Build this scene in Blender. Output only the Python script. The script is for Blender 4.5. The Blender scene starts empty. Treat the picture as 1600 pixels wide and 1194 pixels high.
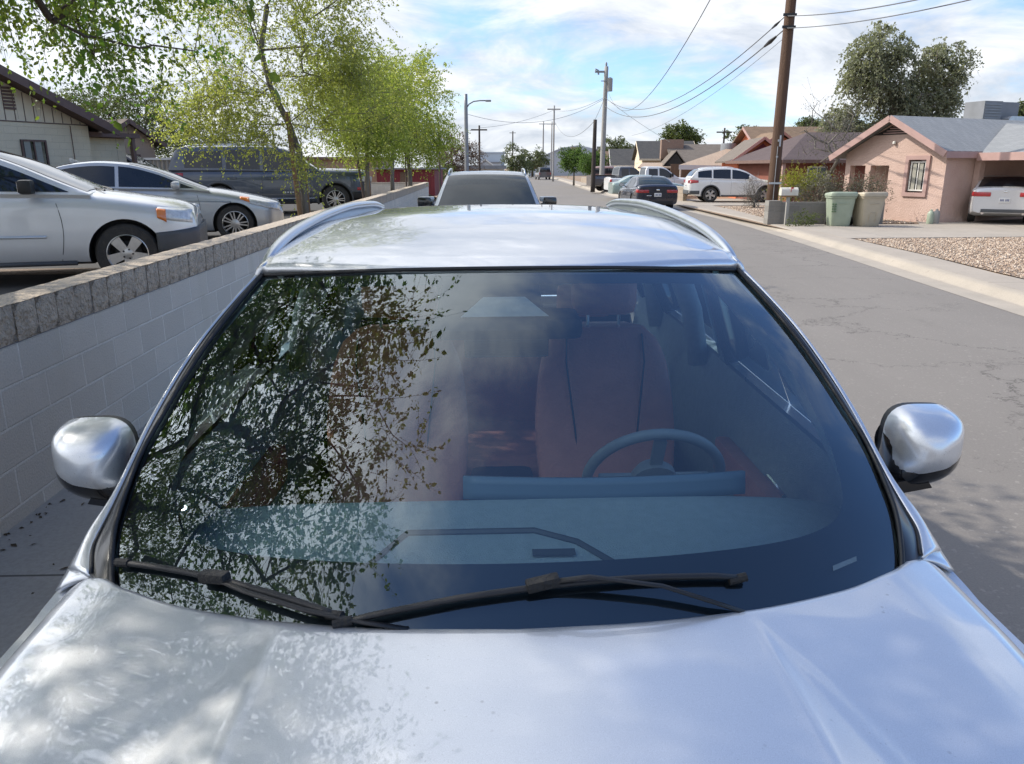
import bpy, bmesh, math, random
import numpy as np
from mathutils import Vector, Matrix, Euler
random.seed(7); RNG = np.random.default_rng(11)
SC = bpy.context.scene
COL = SC.collection
# ------------------------------------------------------------ camera, world, sun, exposure
H = 1.85; FPX = 1200.0; PITCH = math.atan(335/FPX)
cam_d = bpy.data.cameras.new('camera'); cam = bpy.data.objects.new('camera', cam_d); COL.objects.link(cam)
cam_d.sensor_fit = 'HORIZONTAL'; cam_d.sensor_width = 36.0; cam_d.lens = 36.0*FPX/1600.0
cam_d.clip_start = 0.05; cam_d.clip_end = 6000
cam.location = (0, 0, H); cam.rotation_euler = (math.pi/2-PITCH, 0, 0)
SC.camera = cam
SC.view_settings.view_transform = 'Standard'; SC.view_settings.look = 'None'
SC.view_settings.gamma = 1; SC.view_settings.exposure = 0.80
SC.cycles.max_bounces = 8; SC.cycles.transparent_max_bounces = 24
SC.cycles.caustics_reflective = False; SC.cycles.caustics_refractive = False
SC.cycles.sample_clamp_indirect = 6
try: SC.cycles.use_denoising = True
except Exception: pass
SUN_EL = math.radians(42); SUN_DIR = Vector((-0.95, 0.28, 0)).normalized()*math.cos(SUN_EL); SUN_DIR.z = math.sin(SUN_EL)
sd = bpy.data.lights.new('sun', 'SUN'); sd.energy = 2.7; sd.angle = math.radians(0.55); sd.color = (1, .93, .82)
sun = bpy.data.objects.new('sun', sd); COL.objects.link(sun)
sun.rotation_euler = (-SUN_DIR).to_track_quat('-Z', 'Y').to_euler(); sun.location = (-20, 10, 30)
wd = bpy.data.worlds.new('World'); SC.world = wd; wd.use_nodes = True
nt = wd.node_tree; N = nt.nodes; Lk = nt.links; N.clear()
def nd(t, **k):
    n = N.new(t)
    for a, b in k.items(): setattr(n, a, b)
    return n
sky = nd('ShaderNodeTexSky', sky_type='NISHITA', sun_disc=False, sun_elevation=SUN_EL)
sky.sun_rotation = math.atan2(SUN_DIR.x, SUN_DIR.y); sky.air_density = 1.0; sky.dust_density = .5; sky.ozone_density = 4.0
tc = nd('ShaderNodeTexCoord'); sp = nd('ShaderNodeSeparateXYZ'); Lk.new(tc.outputs['Generated'], sp.inputs[0])
def mth(op, a, b=None, clamp=False, nn=None):
    n = N.new('ShaderNodeMath'); n.operation = op; n.use_clamp = clamp
    for i, v in enumerate((a, b)):
        if v is None: continue
        if isinstance(v, (int, float)): n.inputs[i].default_value = v
        else: Lk.new(v, n.inputs[i])
    return n.outputs[0]
zc = mth('ADD', mth('MAXIMUM', sp.outputs[2], 0.0), 0.30)
cx = mth('DIVIDE', sp.outputs[0], zc); cy = mth('DIVIDE', sp.outputs[1], zc)
cb = nd('ShaderNodeCombineXYZ'); Lk.new(cx, cb.inputs[0]); Lk.new(mth('MULTIPLY', cy, 1.25), cb.inputs[1]); cb.inputs[2].default_value = 3.7
def noise(scale, detail, rough, dist, vec):
    n = nd('ShaderNodeTexNoise'); n.inputs['Scale'].default_value = scale; n.inputs['Detail'].default_value = detail
    n.inputs['Roughness'].default_value = rough; n.inputs['Distortion'].default_value = dist; Lk.new(vec, n.inputs['Vector']); return n.outputs['Fac']
n1 = noise(0.85, 9, .56, .35, cb.outputs[0]); n2 = noise(3.0, 7, .6, .5, cb.outputs[0])
cov = mth('ADD', mth('MULTIPLY', n1, .78), mth('MULTIPLY', n2, .22))
# fewer clouds high up, more to the low sky and towards the sun
dot = nd('ShaderNodeVectorMath', operation='DOT_PRODUCT'); Lk.new(tc.outputs['Generated'], dot.inputs[0]); dot.inputs[1].default_value = SUN_DIR
sdt = mth('MAXIMUM', dot.outputs['Value'], 0.0)
elevb = mth('SUBTRACT', mth('SUBTRACT', mth('MULTIPLY', mth('SUBTRACT', .42, sp.outputs[2]), .17), mth('MULTIPLY', mth('MAXIMUM', mth('SUBTRACT', sp.outputs[2], .80), 0.0), .38)), mth('MULTIPLY', sp.outputs[0], .15))
cov2 = mth('ADD', mth('ADD', cov, elevb), mth('MULTIPLY', mth('POWER', sdt, 3.0), .13))
mr = nd('ShaderNodeMapRange', interpolation_type='SMOOTHSTEP'); Lk.new(cov2, mr.inputs[0]); mr.inputs[1].default_value = .405; mr.inputs[2].default_value = .535
mr.inputs[3].default_value = 0.04; mr.inputs[4].default_value = .96
shade = nd('ShaderNodeMapRange'); Lk.new(n2, shade.inputs[0]); shade.inputs[1].default_value = .3; shade.inputs[2].default_value = .7
cr = nd('ShaderNodeMix', data_type='RGBA'); Lk.new(shade.outputs[0], cr.inputs[0]); cr.inputs[6].default_value = (.47, .52, .60, 1); cr.inputs[7].default_value = (.97, .98, 1, 1)
bg1 = nd('ShaderNodeBackground'); bg1.inputs[1].default_value = .13
tint = nd('ShaderNodeMix', data_type='RGBA', blend_type='MULTIPLY'); tint.inputs[0].default_value = 1; Lk.new(sky.outputs[0], tint.inputs[6]); tint.inputs[7].default_value = (.74, .88, 1.08, 1); Lk.new(tint.outputs[2], bg1.inputs[0])
bg2 = nd('ShaderNodeBackground'); Lk.new(cr.outputs[2], bg2.inputs[0])
Lk.new(mth('ADD', .72, mth('MULTIPLY', mth('POWER', sdt, 5.0), 1.5)), bg2.inputs[1])
mx = nd('ShaderNodeMixShader'); Lk.new(mr.outputs[0], mx.inputs[0]); Lk.new(bg1.outputs[0], mx.inputs[1]); Lk.new(bg2.outputs[0], mx.inputs[2])
wo = nd('ShaderNodeOutputWorld'); Lk.new(mx.outputs[0], wo.inputs[0])

# ------------------------------------------------------------ helpers
def X(px, D, z=H): return (px-800)/FPX*(D*math.cos(PITCH)+(H-z)*math.sin(PITCH))
def Zat(py, D): return H + D*math.tan(math.atan((597-py)/FPX)-PITCH)
def tag(o, label=None, cat=None, group=None, kind=None):
    if label: o['label'] = label
    if cat: o['category'] = cat
    if group: o['group'] = group
    if kind: o['kind'] = kind
    return o
def empty(name, loc=(0, 0, 0), rz=0.0, label=None, cat=None, group=None):
    o = bpy.data.objects.new(name, None); COL.objects.link(o); o.empty_display_size = .3
    o.location = loc; o.rotation_euler = (0, 0, rz); return tag(o, label, cat, group)
def link(name, me, mats, parent=None, smooth=False):
    if not isinstance(mats, (list, tuple)): mats = [mats]
    for m in mats: me.materials.append(m)
    o = bpy.data.objects.new(name, me); COL.objects.link(o)
    if parent is not None: o.parent = parent
    if smooth: me.polygons.foreach_set('use_smooth', [True]*len(me.polygons))
    me.update(); return o
def autosmooth(o, deg=35):
    me = o.data; bm = bmesh.new(); bm.from_mesh(me); a = math.radians(deg)
    for f in bm.faces: f.smooth = True
    for e in bm.edges:
        if len(e.link_faces) == 2 and e.calc_face_angle(0) > a: e.smooth = False
    bm.to_mesh(me); bm.free(); me.update(); return o
class MB:
    def __init__(s): s.v = []; s.f = []; s.m = []
    def add(s, vs, fs, mi=0, T=None):
        b = len(s.v)
        for p in vs: s.v.append(tuple(T @ Vector(p)) if T is not None else tuple(p))
        for f in fs: s.f.append(tuple(b+i for i in f)); s.m.append(mi)
        return s
    def box(s, x0, x1, y0, y1, z0, z1, mi=0, T=None, bev=0.0):
        if bev > 0:
            bm = bmesh.new(); bmesh.ops.create_cube(bm, size=1)
            for v in bm.verts: v.co = Vector(((x0+x1)/2+v.co.x*(x1-x0), (y0+y1)/2+v.co.y*(y1-y0), (z0+z1)/2+v.co.z*(z1-z0)))
            bmesh.ops.bevel(bm, geom=bm.edges[:], offset=bev, segments=2, affect='EDGES', profile=.6)
            bm.verts.index_update(); s.add([v.co[:] for v in bm.verts], [[v.index for v in f.verts] for f in bm.faces], mi, T); bm.free(); return s
        return s.add([(x0,y0,z0),(x1,y0,z0),(x1,y1,z0),(x0,y1,z0),(x0,y0,z1),(x1,y0,z1),(x1,y1,z1),(x0,y1,z1)],
                     [(0,3,2,1),(4,5,6,7),(0,1,5,4),(1,2,6,5),(2,3,7,6),(3,0,4,7)], mi, T)
    def prism(s, poly, h0, h1, axis='z', mi=0, T=None):
        n = len(poly)
        def P(a, b, h): return {'z': (a, b, h), 'y': (a, h, b), 'x': (h, a, b)}[axis]
        vs = [P(a, b, h0) for a, b in poly]+[P(a, b, h1) for a, b in poly]
        fs = [tuple(range(n))[::-1], tuple(range(n, 2*n))]+[(i, (i+1) % n, n+(i+1) % n, n+i) for i in range(n)]
        return s.add(vs, fs, mi, T)
    def tube(s, pts, rad, n=8, mi=0, T=None, cap=True, flat=1.0):
        pts = [Vector(p) for p in pts]; k = len(pts)
        if isinstance(rad, (int, float)): rad = [rad]*k
        vs = []; prev = None
        for i, p in enumerate(pts):
            d = (pts[min(i+1, k-1)]-pts[max(i-1, 0)])
            if d.length < 1e-9: d = Vector((0, 0, 1))
            d.normalize()
            if prev is None: a = Vector((0, 0, 1)).cross(d) if abs(d.z) < .95 else Vector((1, 0, 0)).cross(d)
            else: a = prev-d*prev.dot(d)
            a.normalize(); prev = a; b = d.cross(a)
            for j in range(n):
                t = 2*math.pi*j/n; vs.append(p+(a*math.cos(t)+b*math.sin(t)*flat)*rad[i])
        fs = [(i*n+j, i*n+(j+1) % n, (i+1)*n+(j+1) % n, (i+1)*n+j) for i in range(k-1) for j in range(n)]
        if cap: fs += [tuple(range(n))[::-1], tuple(range((k-1)*n, k*n))]
        return s.add(vs, fs, mi, T)
    def lathe(s, prof, n=24, mi=0, T=None, axis='z', cap=True):   # prof: (r, h)
        vs = []
        for r, h in prof:
            for j in range(n):
                t = 2*math.pi*j/n; a, b = r*math.cos(t), r*math.sin(t)
                vs.append({'z': (a, b, h), 'y': (a, h, b), 'x': (h, a, b)}[axis])
        fs = [(i*n+j, i*n+(j+1) % n, (i+1)*n+(j+1) % n, (i+1)*n+j) for i in range(len(prof)-1) for j in range(n)]
        if cap and prof[0][0] > 1e-6: fs.append(tuple(range(n)))
        if cap and prof[-1][0] > 1e-6: fs.append(tuple(range((len(prof)-1)*n, len(prof)*n)))
        return s.add(vs, fs, mi, T)
    def grid(s, fn, nu, nv, mi=0, T=None, closeu=False):
        vs = [fn(i/(nu if closeu else nu-1) if nu > 1 else 0, j/(nv-1)) for j in range(nv) for i in range(nu)]
        fs = []
        for j in range(nv-1):
            for i in range(nu if closeu else nu-1):
                i2 = (i+1) % nu; fs.append((j*nu+i, j*nu+i2, (j+1)*nu+i2, (j+1)*nu+i))
        return s.add(vs, fs, mi, T)
    def build(s, name, mats, parent=None, smooth=False, auto=None, solid=None):
        me = bpy.data.meshes.new(name); me.from_pydata(s.v, [], s.f)
        me.polygons.foreach_set('material_index', s.m)
        bm = bmesh.new(); bm.from_mesh(me); bmesh.ops.remove_doubles(bm, verts=bm.verts, dist=1e-5)
        bmesh.ops.recalc_face_normals(bm, faces=bm.faces); bm.to_mesh(me); bm.free()
        o = link(name, me, mats, parent, smooth)
        if auto: autosmooth(o, auto)
        if solid:
            md = o.modifiers.new('solid', 'SOLIDIFY'); md.thickness = solid; md.offset = -1
        return o
def curve1(keys):
    xs = [k[0] for k in keys]; ys = [k[1] for k in keys]; n = len(xs)
    m = [0]*n
    d = [(ys[i+1]-ys[i])/(xs[i+1]-xs[i]) for i in range(n-1)]
    m[0] = d[0]; m[-1] = d[-1]
    for i in range(1, n-1): m[i] = 0 if d[i-1]*d[i] <= 0 else 2*d[i-1]*d[i]/(d[i-1]+d[i])
    def f(x):
        if x <= xs[0]: return ys[0]
        if x >= xs[-1]: return ys[-1]
        i = max(j for j in range(n-1) if xs[j] <= x); h = xs[i+1]-xs[i]; t = (x-xs[i])/h
        return (2*t**3-3*t*t+1)*ys[i]+(t**3-2*t*t+t)*h*m[i]+(-2*t**3+3*t*t)*ys[i+1]+(t**3-t*t)*h*m[i+1]
    return f
def curve3(keys):   # keys of points, param by index 0..1
    n = len(keys)-1; fs = [curve1([(i/n, k[a]) for i, k in enumerate(keys)]) for a in range(3)]
    return lambda t: Vector((fs[0](t), fs[1](t), fs[2](t)))
def sm(a, b, x):
    t = min(1, max(0, (x-a)/(b-a))); return t*t*(3-2*t)

# ------------------------------------------------------------ materials
MAT = {}
def newmat(name):
    m = bpy.data.materials.new(name); m.use_nodes = True; MAT[name] = m; return m, m.node_tree, m.node_tree.nodes['Principled BSDF']
def N_(t, ty, ins=None, **k):
    n = t.nodes.new(ty)
    for a, b in k.items(): setattr(n, a, b)
    if ins:
        for a, b in ins.items():
            if hasattr(b, 'is_linked') or isinstance(b, bpy.types.NodeSocket): t.links.new(b, n.inputs[a])
            else: n.inputs[a].default_value = b
    return n
def c4(c): return (c[0], c[1], c[2], 1)
def coords(t, scale=(1, 1, 1), rot=(0, 0, 0)):
    tcn = N_(t, 'ShaderNodeTexCoord'); mp = N_(t, 'ShaderNodeMapping', {'Vector': tcn.outputs['Object'], 'Scale': scale, 'Rotation': rot}); return mp.outputs[0]
def mixc(t, fac, a, b, mode='MIX'):
    n = N_(t, 'ShaderNodeMix', data_type='RGBA', blend_type=mode)
    for i, v in ((0, fac), (6, a), (7, b)):
        if isinstance(v, bpy.types.NodeSocket): t.links.new(v, n.inputs[i])
        else: n.inputs[i].default_value = v if i == 0 else c4(v)
    return n.outputs[2]
def ramp(t, fac, a, b, lo=0., hi=1.):
    n = N_(t, 'ShaderNodeMapRange', {0: fac, 1: a, 2: b, 3: lo, 4: hi}); n.clamp = True; return n.outputs[0]
def pm(name, c1, c2=None, scale=3., rough=.7, metal=0., bump=0., bscale=40., coat=0., spec=.5, stretch=(1, 1, 1), r2=None, detail=5):
    m, t, p = newmat(name); v = coords(t, stretch)
    c2 = c2 or tuple(x*.82 for x in c1)
    n = N_(t, 'ShaderNodeTexNoise', {'Vector': v, 'Scale': scale, 'Detail': detail, 'Roughness': .6})
    t.links.new(mixc(t, ramp(t, n.outputs[0], .3, .7), c1, c2), p.inputs['Base Color'])
    p.inputs['Roughness'].default_value = rough; p.inputs['Metallic'].default_value = metal; p.inputs['Specular IOR Level'].default_value = spec
    if r2 is not None: t.links.new(ramp(t, n.outputs[0], .3, .7, rough, r2), p.inputs['Roughness'])
    if coat: p.inputs['Coat Weight'].default_value = coat; p.inputs['Coat Roughness'].default_value = .03
    if bump:
        n2 = N_(t, 'ShaderNodeTexNoise', {'Vector': v, 'Scale': bscale, 'Detail': 4})
        b = N_(t, 'ShaderNodeBump', {'Height': n2.outputs[0], 'Strength': min(bump, 1.), 'Distance': .01*max(1, bump)}); t.links.new(b.outputs[0], p.inputs['Normal'])
    return m
def paint(name, c, metal=.55, rough=.34, dust=.12, coat=1.0, dustc=(.42, .39, .34)):
    m, t, p = newmat(name); v = coords(t)
    n = N_(t, 'ShaderNodeTexNoise', {'Vector': v, 'Scale': 2.2, 'Detail': 6, 'Roughness': .65})
    f = N_(t, 'ShaderNodeTexNoise', {'Vector': v, 'Scale': 900., 'Detail': 1})
    flake = mixc(t, ramp(t, f.outputs[0], .35, .65), tuple(x*.9 for x in c), tuple(min(1, x*1.08) for x in c))
    bc = mixc(t, ramp(t, n.outputs[0], .35, .8, dust*.3, dust), flake, dustc)
    if name.startswith('silver_blue'):   # dried water spots and dust specks
        vo = N_(t, 'ShaderNodeTexVoronoi', {'Vector': v, 'Scale': 24.}); v2 = N_(t, 'ShaderNodeTexVoronoi', {'Vector': v, 'Scale': 70.}); n4 = N_(t, 'ShaderNodeTexNoise', {'Vector': v, 'Scale': 3.1, 'Detail': 3})
        m1 = N_(t, 'ShaderNodeMath', {0: ramp(t, vo.outputs['Distance'], .05, .10, .55, 0), 1: ramp(t, n4.outputs[0], .50, .60)}, operation='MULTIPLY')
        m2 = N_(t, 'ShaderNodeMath', {0: ramp(t, v2.outputs['Distance'], .07, .13, .4, 0), 1: ramp(t, n4.outputs[0], .46, .62)}, operation='MULTIPLY')
        bc = mixc(t, m1.outputs[0], bc, (.20, .19, .18)); bc = mixc(t, m2.outputs[0], bc, (.28, .27, .25))
    t.links.new(bc, p.inputs['Base Color'])
    t.links.new(ramp(t, n.outputs[0], .3, .8, rough, rough+.08), p.inputs['Roughness'])
    p.inputs['Metallic'].default_value = metal; p.inputs['Coat Weight'].default_value = coat; t.links.new(ramp(t, n.outputs[0], .4, .8, .012, .03+dust*.3), p.inputs['Coat Roughness'])
    p.inputs['Coat IOR'].default_value = 1.9 if name.startswith('silver_blue') else 1.5
    return m
def brickmat(name, c1, c2, cm, bw, rh, mortar, axes='xz', rough=.85, nbump=.5, nscale=60., jbump=.6, off=.5, stain=None, mfade=1.0):
    m, t, p = newmat(name); tcn = N_(t, 'ShaderNodeTexCoord'); s = N_(t, 'ShaderNodeSeparateXYZ', {0: tcn.outputs['Object']})
    idx = {'x': 0, 'y': 1, 'z': 2}
    cmb = N_(t, 'ShaderNodeCombineXYZ', {0: s.outputs[idx[axes[0]]], 1: s.outputs[idx[axes[1]]]})
    b = N_(t, 'ShaderNodeTexBrick', {'Vector': cmb.outputs[0], 'Color1': c4(c1), 'Color2': c4(c2), 'Mortar': c4(cm), 'Scale': 1., 'Mortar Size': mortar, 'Mortar Smooth': .25, 'Bias': 0., 'Brick Width': bw, 'Row Height': rh}, offset=off)
    n = N_(t, 'ShaderNodeTexNoise', {'Vector': tcn.outputs['Object'], 'Scale': 1.7, 'Detail': 7, 'Roughness': .65})
    n3 = N_(t, 'ShaderNodeTexNoise', {'Vector': tcn.outputs['Object'], 'Scale': nscale, 'Detail': 3})
    col = mixc(t, ramp(t, n.outputs[0], .3, .7, 0, .55), b.outputs[0], tuple(x*.78 for x in c1))
    col = mixc(t, ramp(t, n3.outputs[0], .35, .65, 0, .35), col, tuple(x*.7 for x in c2))
    if stain:
        st = N_(t, 'ShaderNodeTexNoise', {'Vector': N_(t, 'ShaderNodeMapping', {'Vector': tcn.outputs['Object'], 'Scale': (2.2, 2.2, .35)}).outputs[0], 'Scale': 1.3, 'Detail': 4})
        col = mixc(t, ramp(t, st.outputs[0], .56, .72, 0, .6), col, stain)
    t.links.new(col, p.inputs['Base Color']); p.inputs['Roughness'].default_value = rough; p.inputs['Specular IOR Level'].default_value = .25
    hh = N_(t, 'ShaderNodeMath', {0: N_(t, 'ShaderNodeMath', {0: b.outputs[1], 1: -jbump}, operation='MULTIPLY').outputs[0], 1: N_(t, 'ShaderNodeMath', {0: n3.outputs[0], 1: nbump}, operation='MULTIPLY').outputs[0]}, operation='ADD')
    bp = N_(t, 'ShaderNodeBump', {'Height': hh.outputs[0], 'Strength': .8, 'Distance': .012}); t.links.new(bp.outputs[0], p.inputs['Normal'])
    return m
def leafmat(name, c1, c2, c3=None, trans=.5, rough=.5):
    m, t, p = newmat(name); g = N_(t, 'ShaderNodeNewGeometry')
    col = mixc(t, g.outputs['Random Per Island'], c1, c2)
    if c3:
        tcn = N_(t, 'ShaderNodeTexCoord'); n = N_(t, 'ShaderNodeTexNoise', {'Vector': tcn.outputs['Object'], 'Scale': .9, 'Detail': 3})
        col = mixc(t, ramp(t, n.outputs[0], .42, .62, 0, .85), col, c3)
    t.links.new(col, p.inputs['Base Color']); p.inputs['Roughness'].default_value = rough; p.inputs['Specular IOR Level'].default_value = .3
    tr = N_(t, 'ShaderNodeBsdfTranslucent', {'Color': mixc(t, .6, col, mixc(t, 1.0, col, (1.7, 1.8, .8), 'MULTIPLY'))})
    ms = N_(t, 'ShaderNodeMixShader', {0: trans, 1: p.outputs[0], 2: tr.outputs[0]}); t.links.new(ms.outputs[0], t.nodes['Material Output'].inputs[0])
    return m
def glassmat(name, tint, ior=1.52, rough=.0, boost=1.8, dust=.0):
    m, t, p = newmat(name)
    fr = N_(t, 'ShaderNodeFresnel', {'IOR': ior}); fb = N_(t, 'ShaderNodeMath', {0: fr.outputs[0], 1: boost}, operation='MULTIPLY', use_clamp=True)
    tr = N_(t, 'ShaderNodeBsdfTransparent', {'Color': c4(tint)}); gl = N_(t, 'ShaderNodeBsdfGlossy', {'Color': (.88, .97, 1, 1), 'Roughness': rough})
    base = tr.outputs[0]
    if dust:
        v = coords(t); n = N_(t, 'ShaderNodeTexNoise', {'Vector': v, 'Scale': 3., 'Detail': 6}); df = N_(t, 'ShaderNodeBsdfDiffuse', {'Color': (.5, .5, .48, 1)})
        base = N_(t, 'ShaderNodeMixShader', {0: ramp(t, n.outputs[0], .35, .8, dust*.4, dust), 1: base, 2: df.outputs[0]}).outputs[0]
    ms = N_(t, 'ShaderNodeMixShader', {0: fb.outputs[0], 1: base, 2: gl.outputs[0]}); t.links.new(ms.outputs[0], t.nodes['Material Output'].inputs[0])
    return m

def asphalt(name, c1, c2, c3, crack=1.0, patch=.12):
    m, t, p = newmat(name); v = coords(t)
    n = N_(t, 'ShaderNodeTexNoise', {'Vector': v, 'Scale': .35, 'Detail': 8, 'Roughness': .65})
    ns = N_(t, 'ShaderNodeTexNoise', {'Vector': coords(t, (1, .12, 1)), 'Scale': 1.3, 'Detail': 6, 'Roughness': .6})
    f = N_(t, 'ShaderNodeTexNoise', {'Vector': v, 'Scale': 90., 'Detail': 3, 'Roughness': .8})
    sp_ = N_(t, 'ShaderNodeTexVoronoi', {'Vector': v, 'Scale': 55.})
    col = mixc(t, ramp(t, n.outputs[0], .3, .7), c1, c2); col = mixc(t, ramp(t, ns.outputs[0], .35, .7, 0, .55), col, c3)
    col = mixc(t, ramp(t, f.outputs[0], .35, .7, 0, .6), col, tuple(x*1.45 for x in c1))
    col = mixc(t, ramp(t, sp_.outputs['Color'], .8, 1., 0, .5), col, tuple(x*2.0 for x in c1))
    if crack:
        wv = N_(t, 'ShaderNodeTexNoise', {'Vector': v, 'Scale': 1.1, 'Detail': 7, 'Roughness': .7})
        ad = N_(t, 'ShaderNodeVectorMath', {0: v, 1: N_(t, 'ShaderNodeVectorMath', {0: wv.outputs['Color'], 3: 1.6}, operation='SCALE').outputs[0]}, operation='ADD')
        vo = N_(t, 'ShaderNodeTexVoronoi', {'Vector': N_(t, 'ShaderNodeMapping', {'Vector': ad.outputs[0], 'Scale': (.16, .34, .3)}).outputs[0], 'Scale': 1.}, feature='DISTANCE_TO_EDGE')
        cf = ramp(t, vo.outputs['Distance'], .0012, .0045, 1, 0)
        brk = N_(t, 'ShaderNodeMath', {0: cf, 1: ramp(t, n.outputs[0], .42, .55, .25, .55*crack)}, operation='MULTIPLY')
        col = mixc(t, brk.outputs[0], col, (.018, .016, .015))
        pt = N_(t, 'ShaderNodeTexNoise', {'Vector': coords(t, (1, .5, 1)), 'Scale': .7, 'Detail': 9, 'Roughness': .75})
        col = mixc(t, ramp(t, pt.outputs[0], .62, .74, 0, .35), col, (.06, .055, .05))
    t.links.new(col, p.inputs['Base Color']); p.inputs['Roughness'].default_value = .88; p.inputs['Specular IOR Level'].default_value = .3
    b = N_(t, 'ShaderNodeBump', {'Height': f.outputs[0], 'Strength': .5, 'Distance': .006}); t.links.new(b.outputs[0], p.inputs['Normal'])
    return m
def concrete(name, c1, c2, joint=None, rot=0.0, jw=.01):
    m, t, p = newmat(name); v = coords(t, rot=(0, 0, rot))
    n = N_(t, 'ShaderNodeTexNoise', {'Vector': v, 'Scale': 1.1, 'Detail': 8, 'Roughness': .65}); f = N_(t, 'ShaderNodeTexNoise', {'Vector': v, 'Scale': 55., 'Detail': 4})
    sp2 = N_(t, 'ShaderNodeTexNoise', {'Vector': v, 'Scale': 7., 'Detail': 6, 'Roughness': .7})
    col = mixc(t, ramp(t, n.outputs[0], .3, .7), c1, c2); col = mixc(t, ramp(t, f.outputs[0], .35, .7, 0, .35), col, tuple(x*.7 for x in c2))
    col = mixc(t, ramp(t, sp2.outputs[0], .6, .75, 0, .45), col, tuple(x*.55 for x in c2))
    if joint:
        s = N_(t, 'ShaderNodeSeparateXYZ', {0: v}); md = N_(t, 'ShaderNodeMath', {0: s.outputs[1], 1: joint}, operation='PINGPONG')
        col = mixc(t, ramp(t, md.outputs[0], jw*.5, jw, .8, 0), col, (.05, .045, .04))
    t.links.new(col, p.inputs['Base Color']); p.inputs['Roughness'].default_value = .85; p.inputs['Specular IOR Level'].default_value = .3
    b = N_(t, 'ShaderNodeBump', {'Height': f.outputs[0], 'Strength': .35, 'Distance': .004}); t.links.new(b.outputs[0], p.inputs['Normal'])
    return m
def shingle(name, c1, c2, axes='xy'):
    return brickmat(name, c1, c2, tuple(x*.5 for x in c1), .3, .14, .006, axes, .95, .5, 45., .5)

M_road = asphalt('asphalt_road', (.172, .158, .144), (.20, .184, .168), (.150, .138, .126))
M_lot = asphalt('asphalt_lot', (.055, .052, .05), (.085, .08, .074), (.05, .048, .046), crack=0)
M_walk = concrete('sidewalk_concrete', (.40, .35, .295), (.33, .29, .245), joint=1.5)
M_walkL = concrete('shaded_sidewalk_concrete', (.44, .41, .37), (.36, .335, .305), joint=1.55, rot=math.radians(-2))
M_curb = concrete('curb_concrete', (.42, .37, .31), (.33, .295, .25))
M_drive = concrete('driveway_concrete', (.40, .355, .305), (.33, .295, .25), joint=3.1)
M_dirt = pm('dirt', (.30, .21, .14), (.22, .155, .105), .8, .95, bump=1.2, bscale=18)
M_grav = pm('gravel_base', (.30, .23, .175), (.20, .15, .115), 35, .95, bump=3, bscale=60)
M_stone = None
M_wallblk = brickmat('painted_block', (.78, .68, .56), (.64, .56, .46), (.93, .85, .73), .4, .2, .009, 'xz', .8, .5, 90., 1.2, stain=(.60, .52, .41))
M_cap = pm('split_face_block', (.74, .58, .42), (.44, .345, .255), 26, .95, bump=5, bscale=42, detail=8)
M_captop = pm('block_top', (.55, .46, .36), (.42, .355, .285), 14, .95, bump=2, bscale=50)
M_mortar = pm('mortar', (.26, .24, .22))
M_greyblk = brickmat('grey_block', (.27, .255, .235), (.22, .21, .195), (.30, .29, .27), .4, .2, .01, 'xz', .9, .5, 60, .8)
M_pillar = brickmat('tan_block', (.40, .33, .26), (.33, .27, .21), (.24, .2, .17), .4, .2, .012, 'xz', .9, .5, 60, .8)
M_black = pm('black_plastic', (.009, .009, .010), (.014, .014, .016), 8, .5, bump=.2, bscale=400)
M_gloss = pm('gloss_black', (.008, .009, .011), (.012, .012, .014), 6, .12, coat=.6)
M_rubber = pm('rubber', (.013, .013, .014), (.02, .019, .018), 12, .75, bump=.6, bscale=90)
M_tyre = pm('tyre', (.022, .022, .023), (.05, .045, .04), 9, .8, bump=.8, bscale=60)
M_alloy = pm('alloy', (.55, .55, .55), (.42, .42, .42), 9, .3, metal=.85, coat=.3)
M_brake = pm('brake_dark', (.04, .04, .042), (.06, .055, .05), 9, .6, metal=.5)
M_chrome = pm('chrome', (.75, .76, .78), (.68, .69, .7), 5, .12, metal=1.)
M_satin = pm('satin_aluminium', (.62, .65, .68), (.56, .59, .62), 5, .28, metal=.9, coat=.4)
M_dglass = pm('tinted_glass', (.010, .014, .020), (.016, .020, .028), 3, .04, coat=0, spec=.6)
M_headl = pm('headlight_lens', (.62, .64, .66), (.40, .42, .44), 26, .12, coat=1., spec=.8)
M_amber = pm('amber_lens', (.75, .22, .04), (.6, .16, .03), 10, .2, coat=.8)
M_red = pm('red_lens', (.45, .012, .015), (.30, .01, .012), 14, .18, coat=1.)
M_plate = pm('plate_white', (.72, .72, .70), (.62, .62, .62), 30, .4)
M_ink = pm('plate_ink', (.05, .07, .2), (.06, .08, .22), 5, .5)
P_hero = paint('silver_blue_paint', (.74, .755, .775), .66, .34, .03)
P_silver = paint('silver_paint', (.66, .67, .68), .4, .36, .22)
P_silver2 = paint('grey_silver_paint', (.42, .44, .465), .55, .36, .12)
P_slate = paint('slate_blue_paint', (.05, .066, .095), .5, .33, .12)
P_brown = paint('bronze_paint', (.07, .055, .045), .5, .35, .15)
P_white = paint('white_paint', (.74, .74, .73), .0, .35, .10)
P_pearl = paint('pearl_paint', (.62, .62, .63), .1, .35, .12)
P_navy = paint('navy_paint', (.012, .016, .032), .3, .25, .03)
P_green = paint('pale_green_paint', (.32, .42, .38), .4, .35, .2)
P_maroon = paint('maroon_paint', (.16, .05, .05), .3, .4, .3)
P_dkgrey = paint('charcoal_paint', (.05, .055, .07), .4, .35, .2)
P_grey = paint('mid_grey_paint', (.30, .33, .36), .5, .34, .1)
M_clad = pm('grey_cladding', (.06, .065, .072), (.08, .083, .09), 6, .6, bump=.3, bscale=200)
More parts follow.
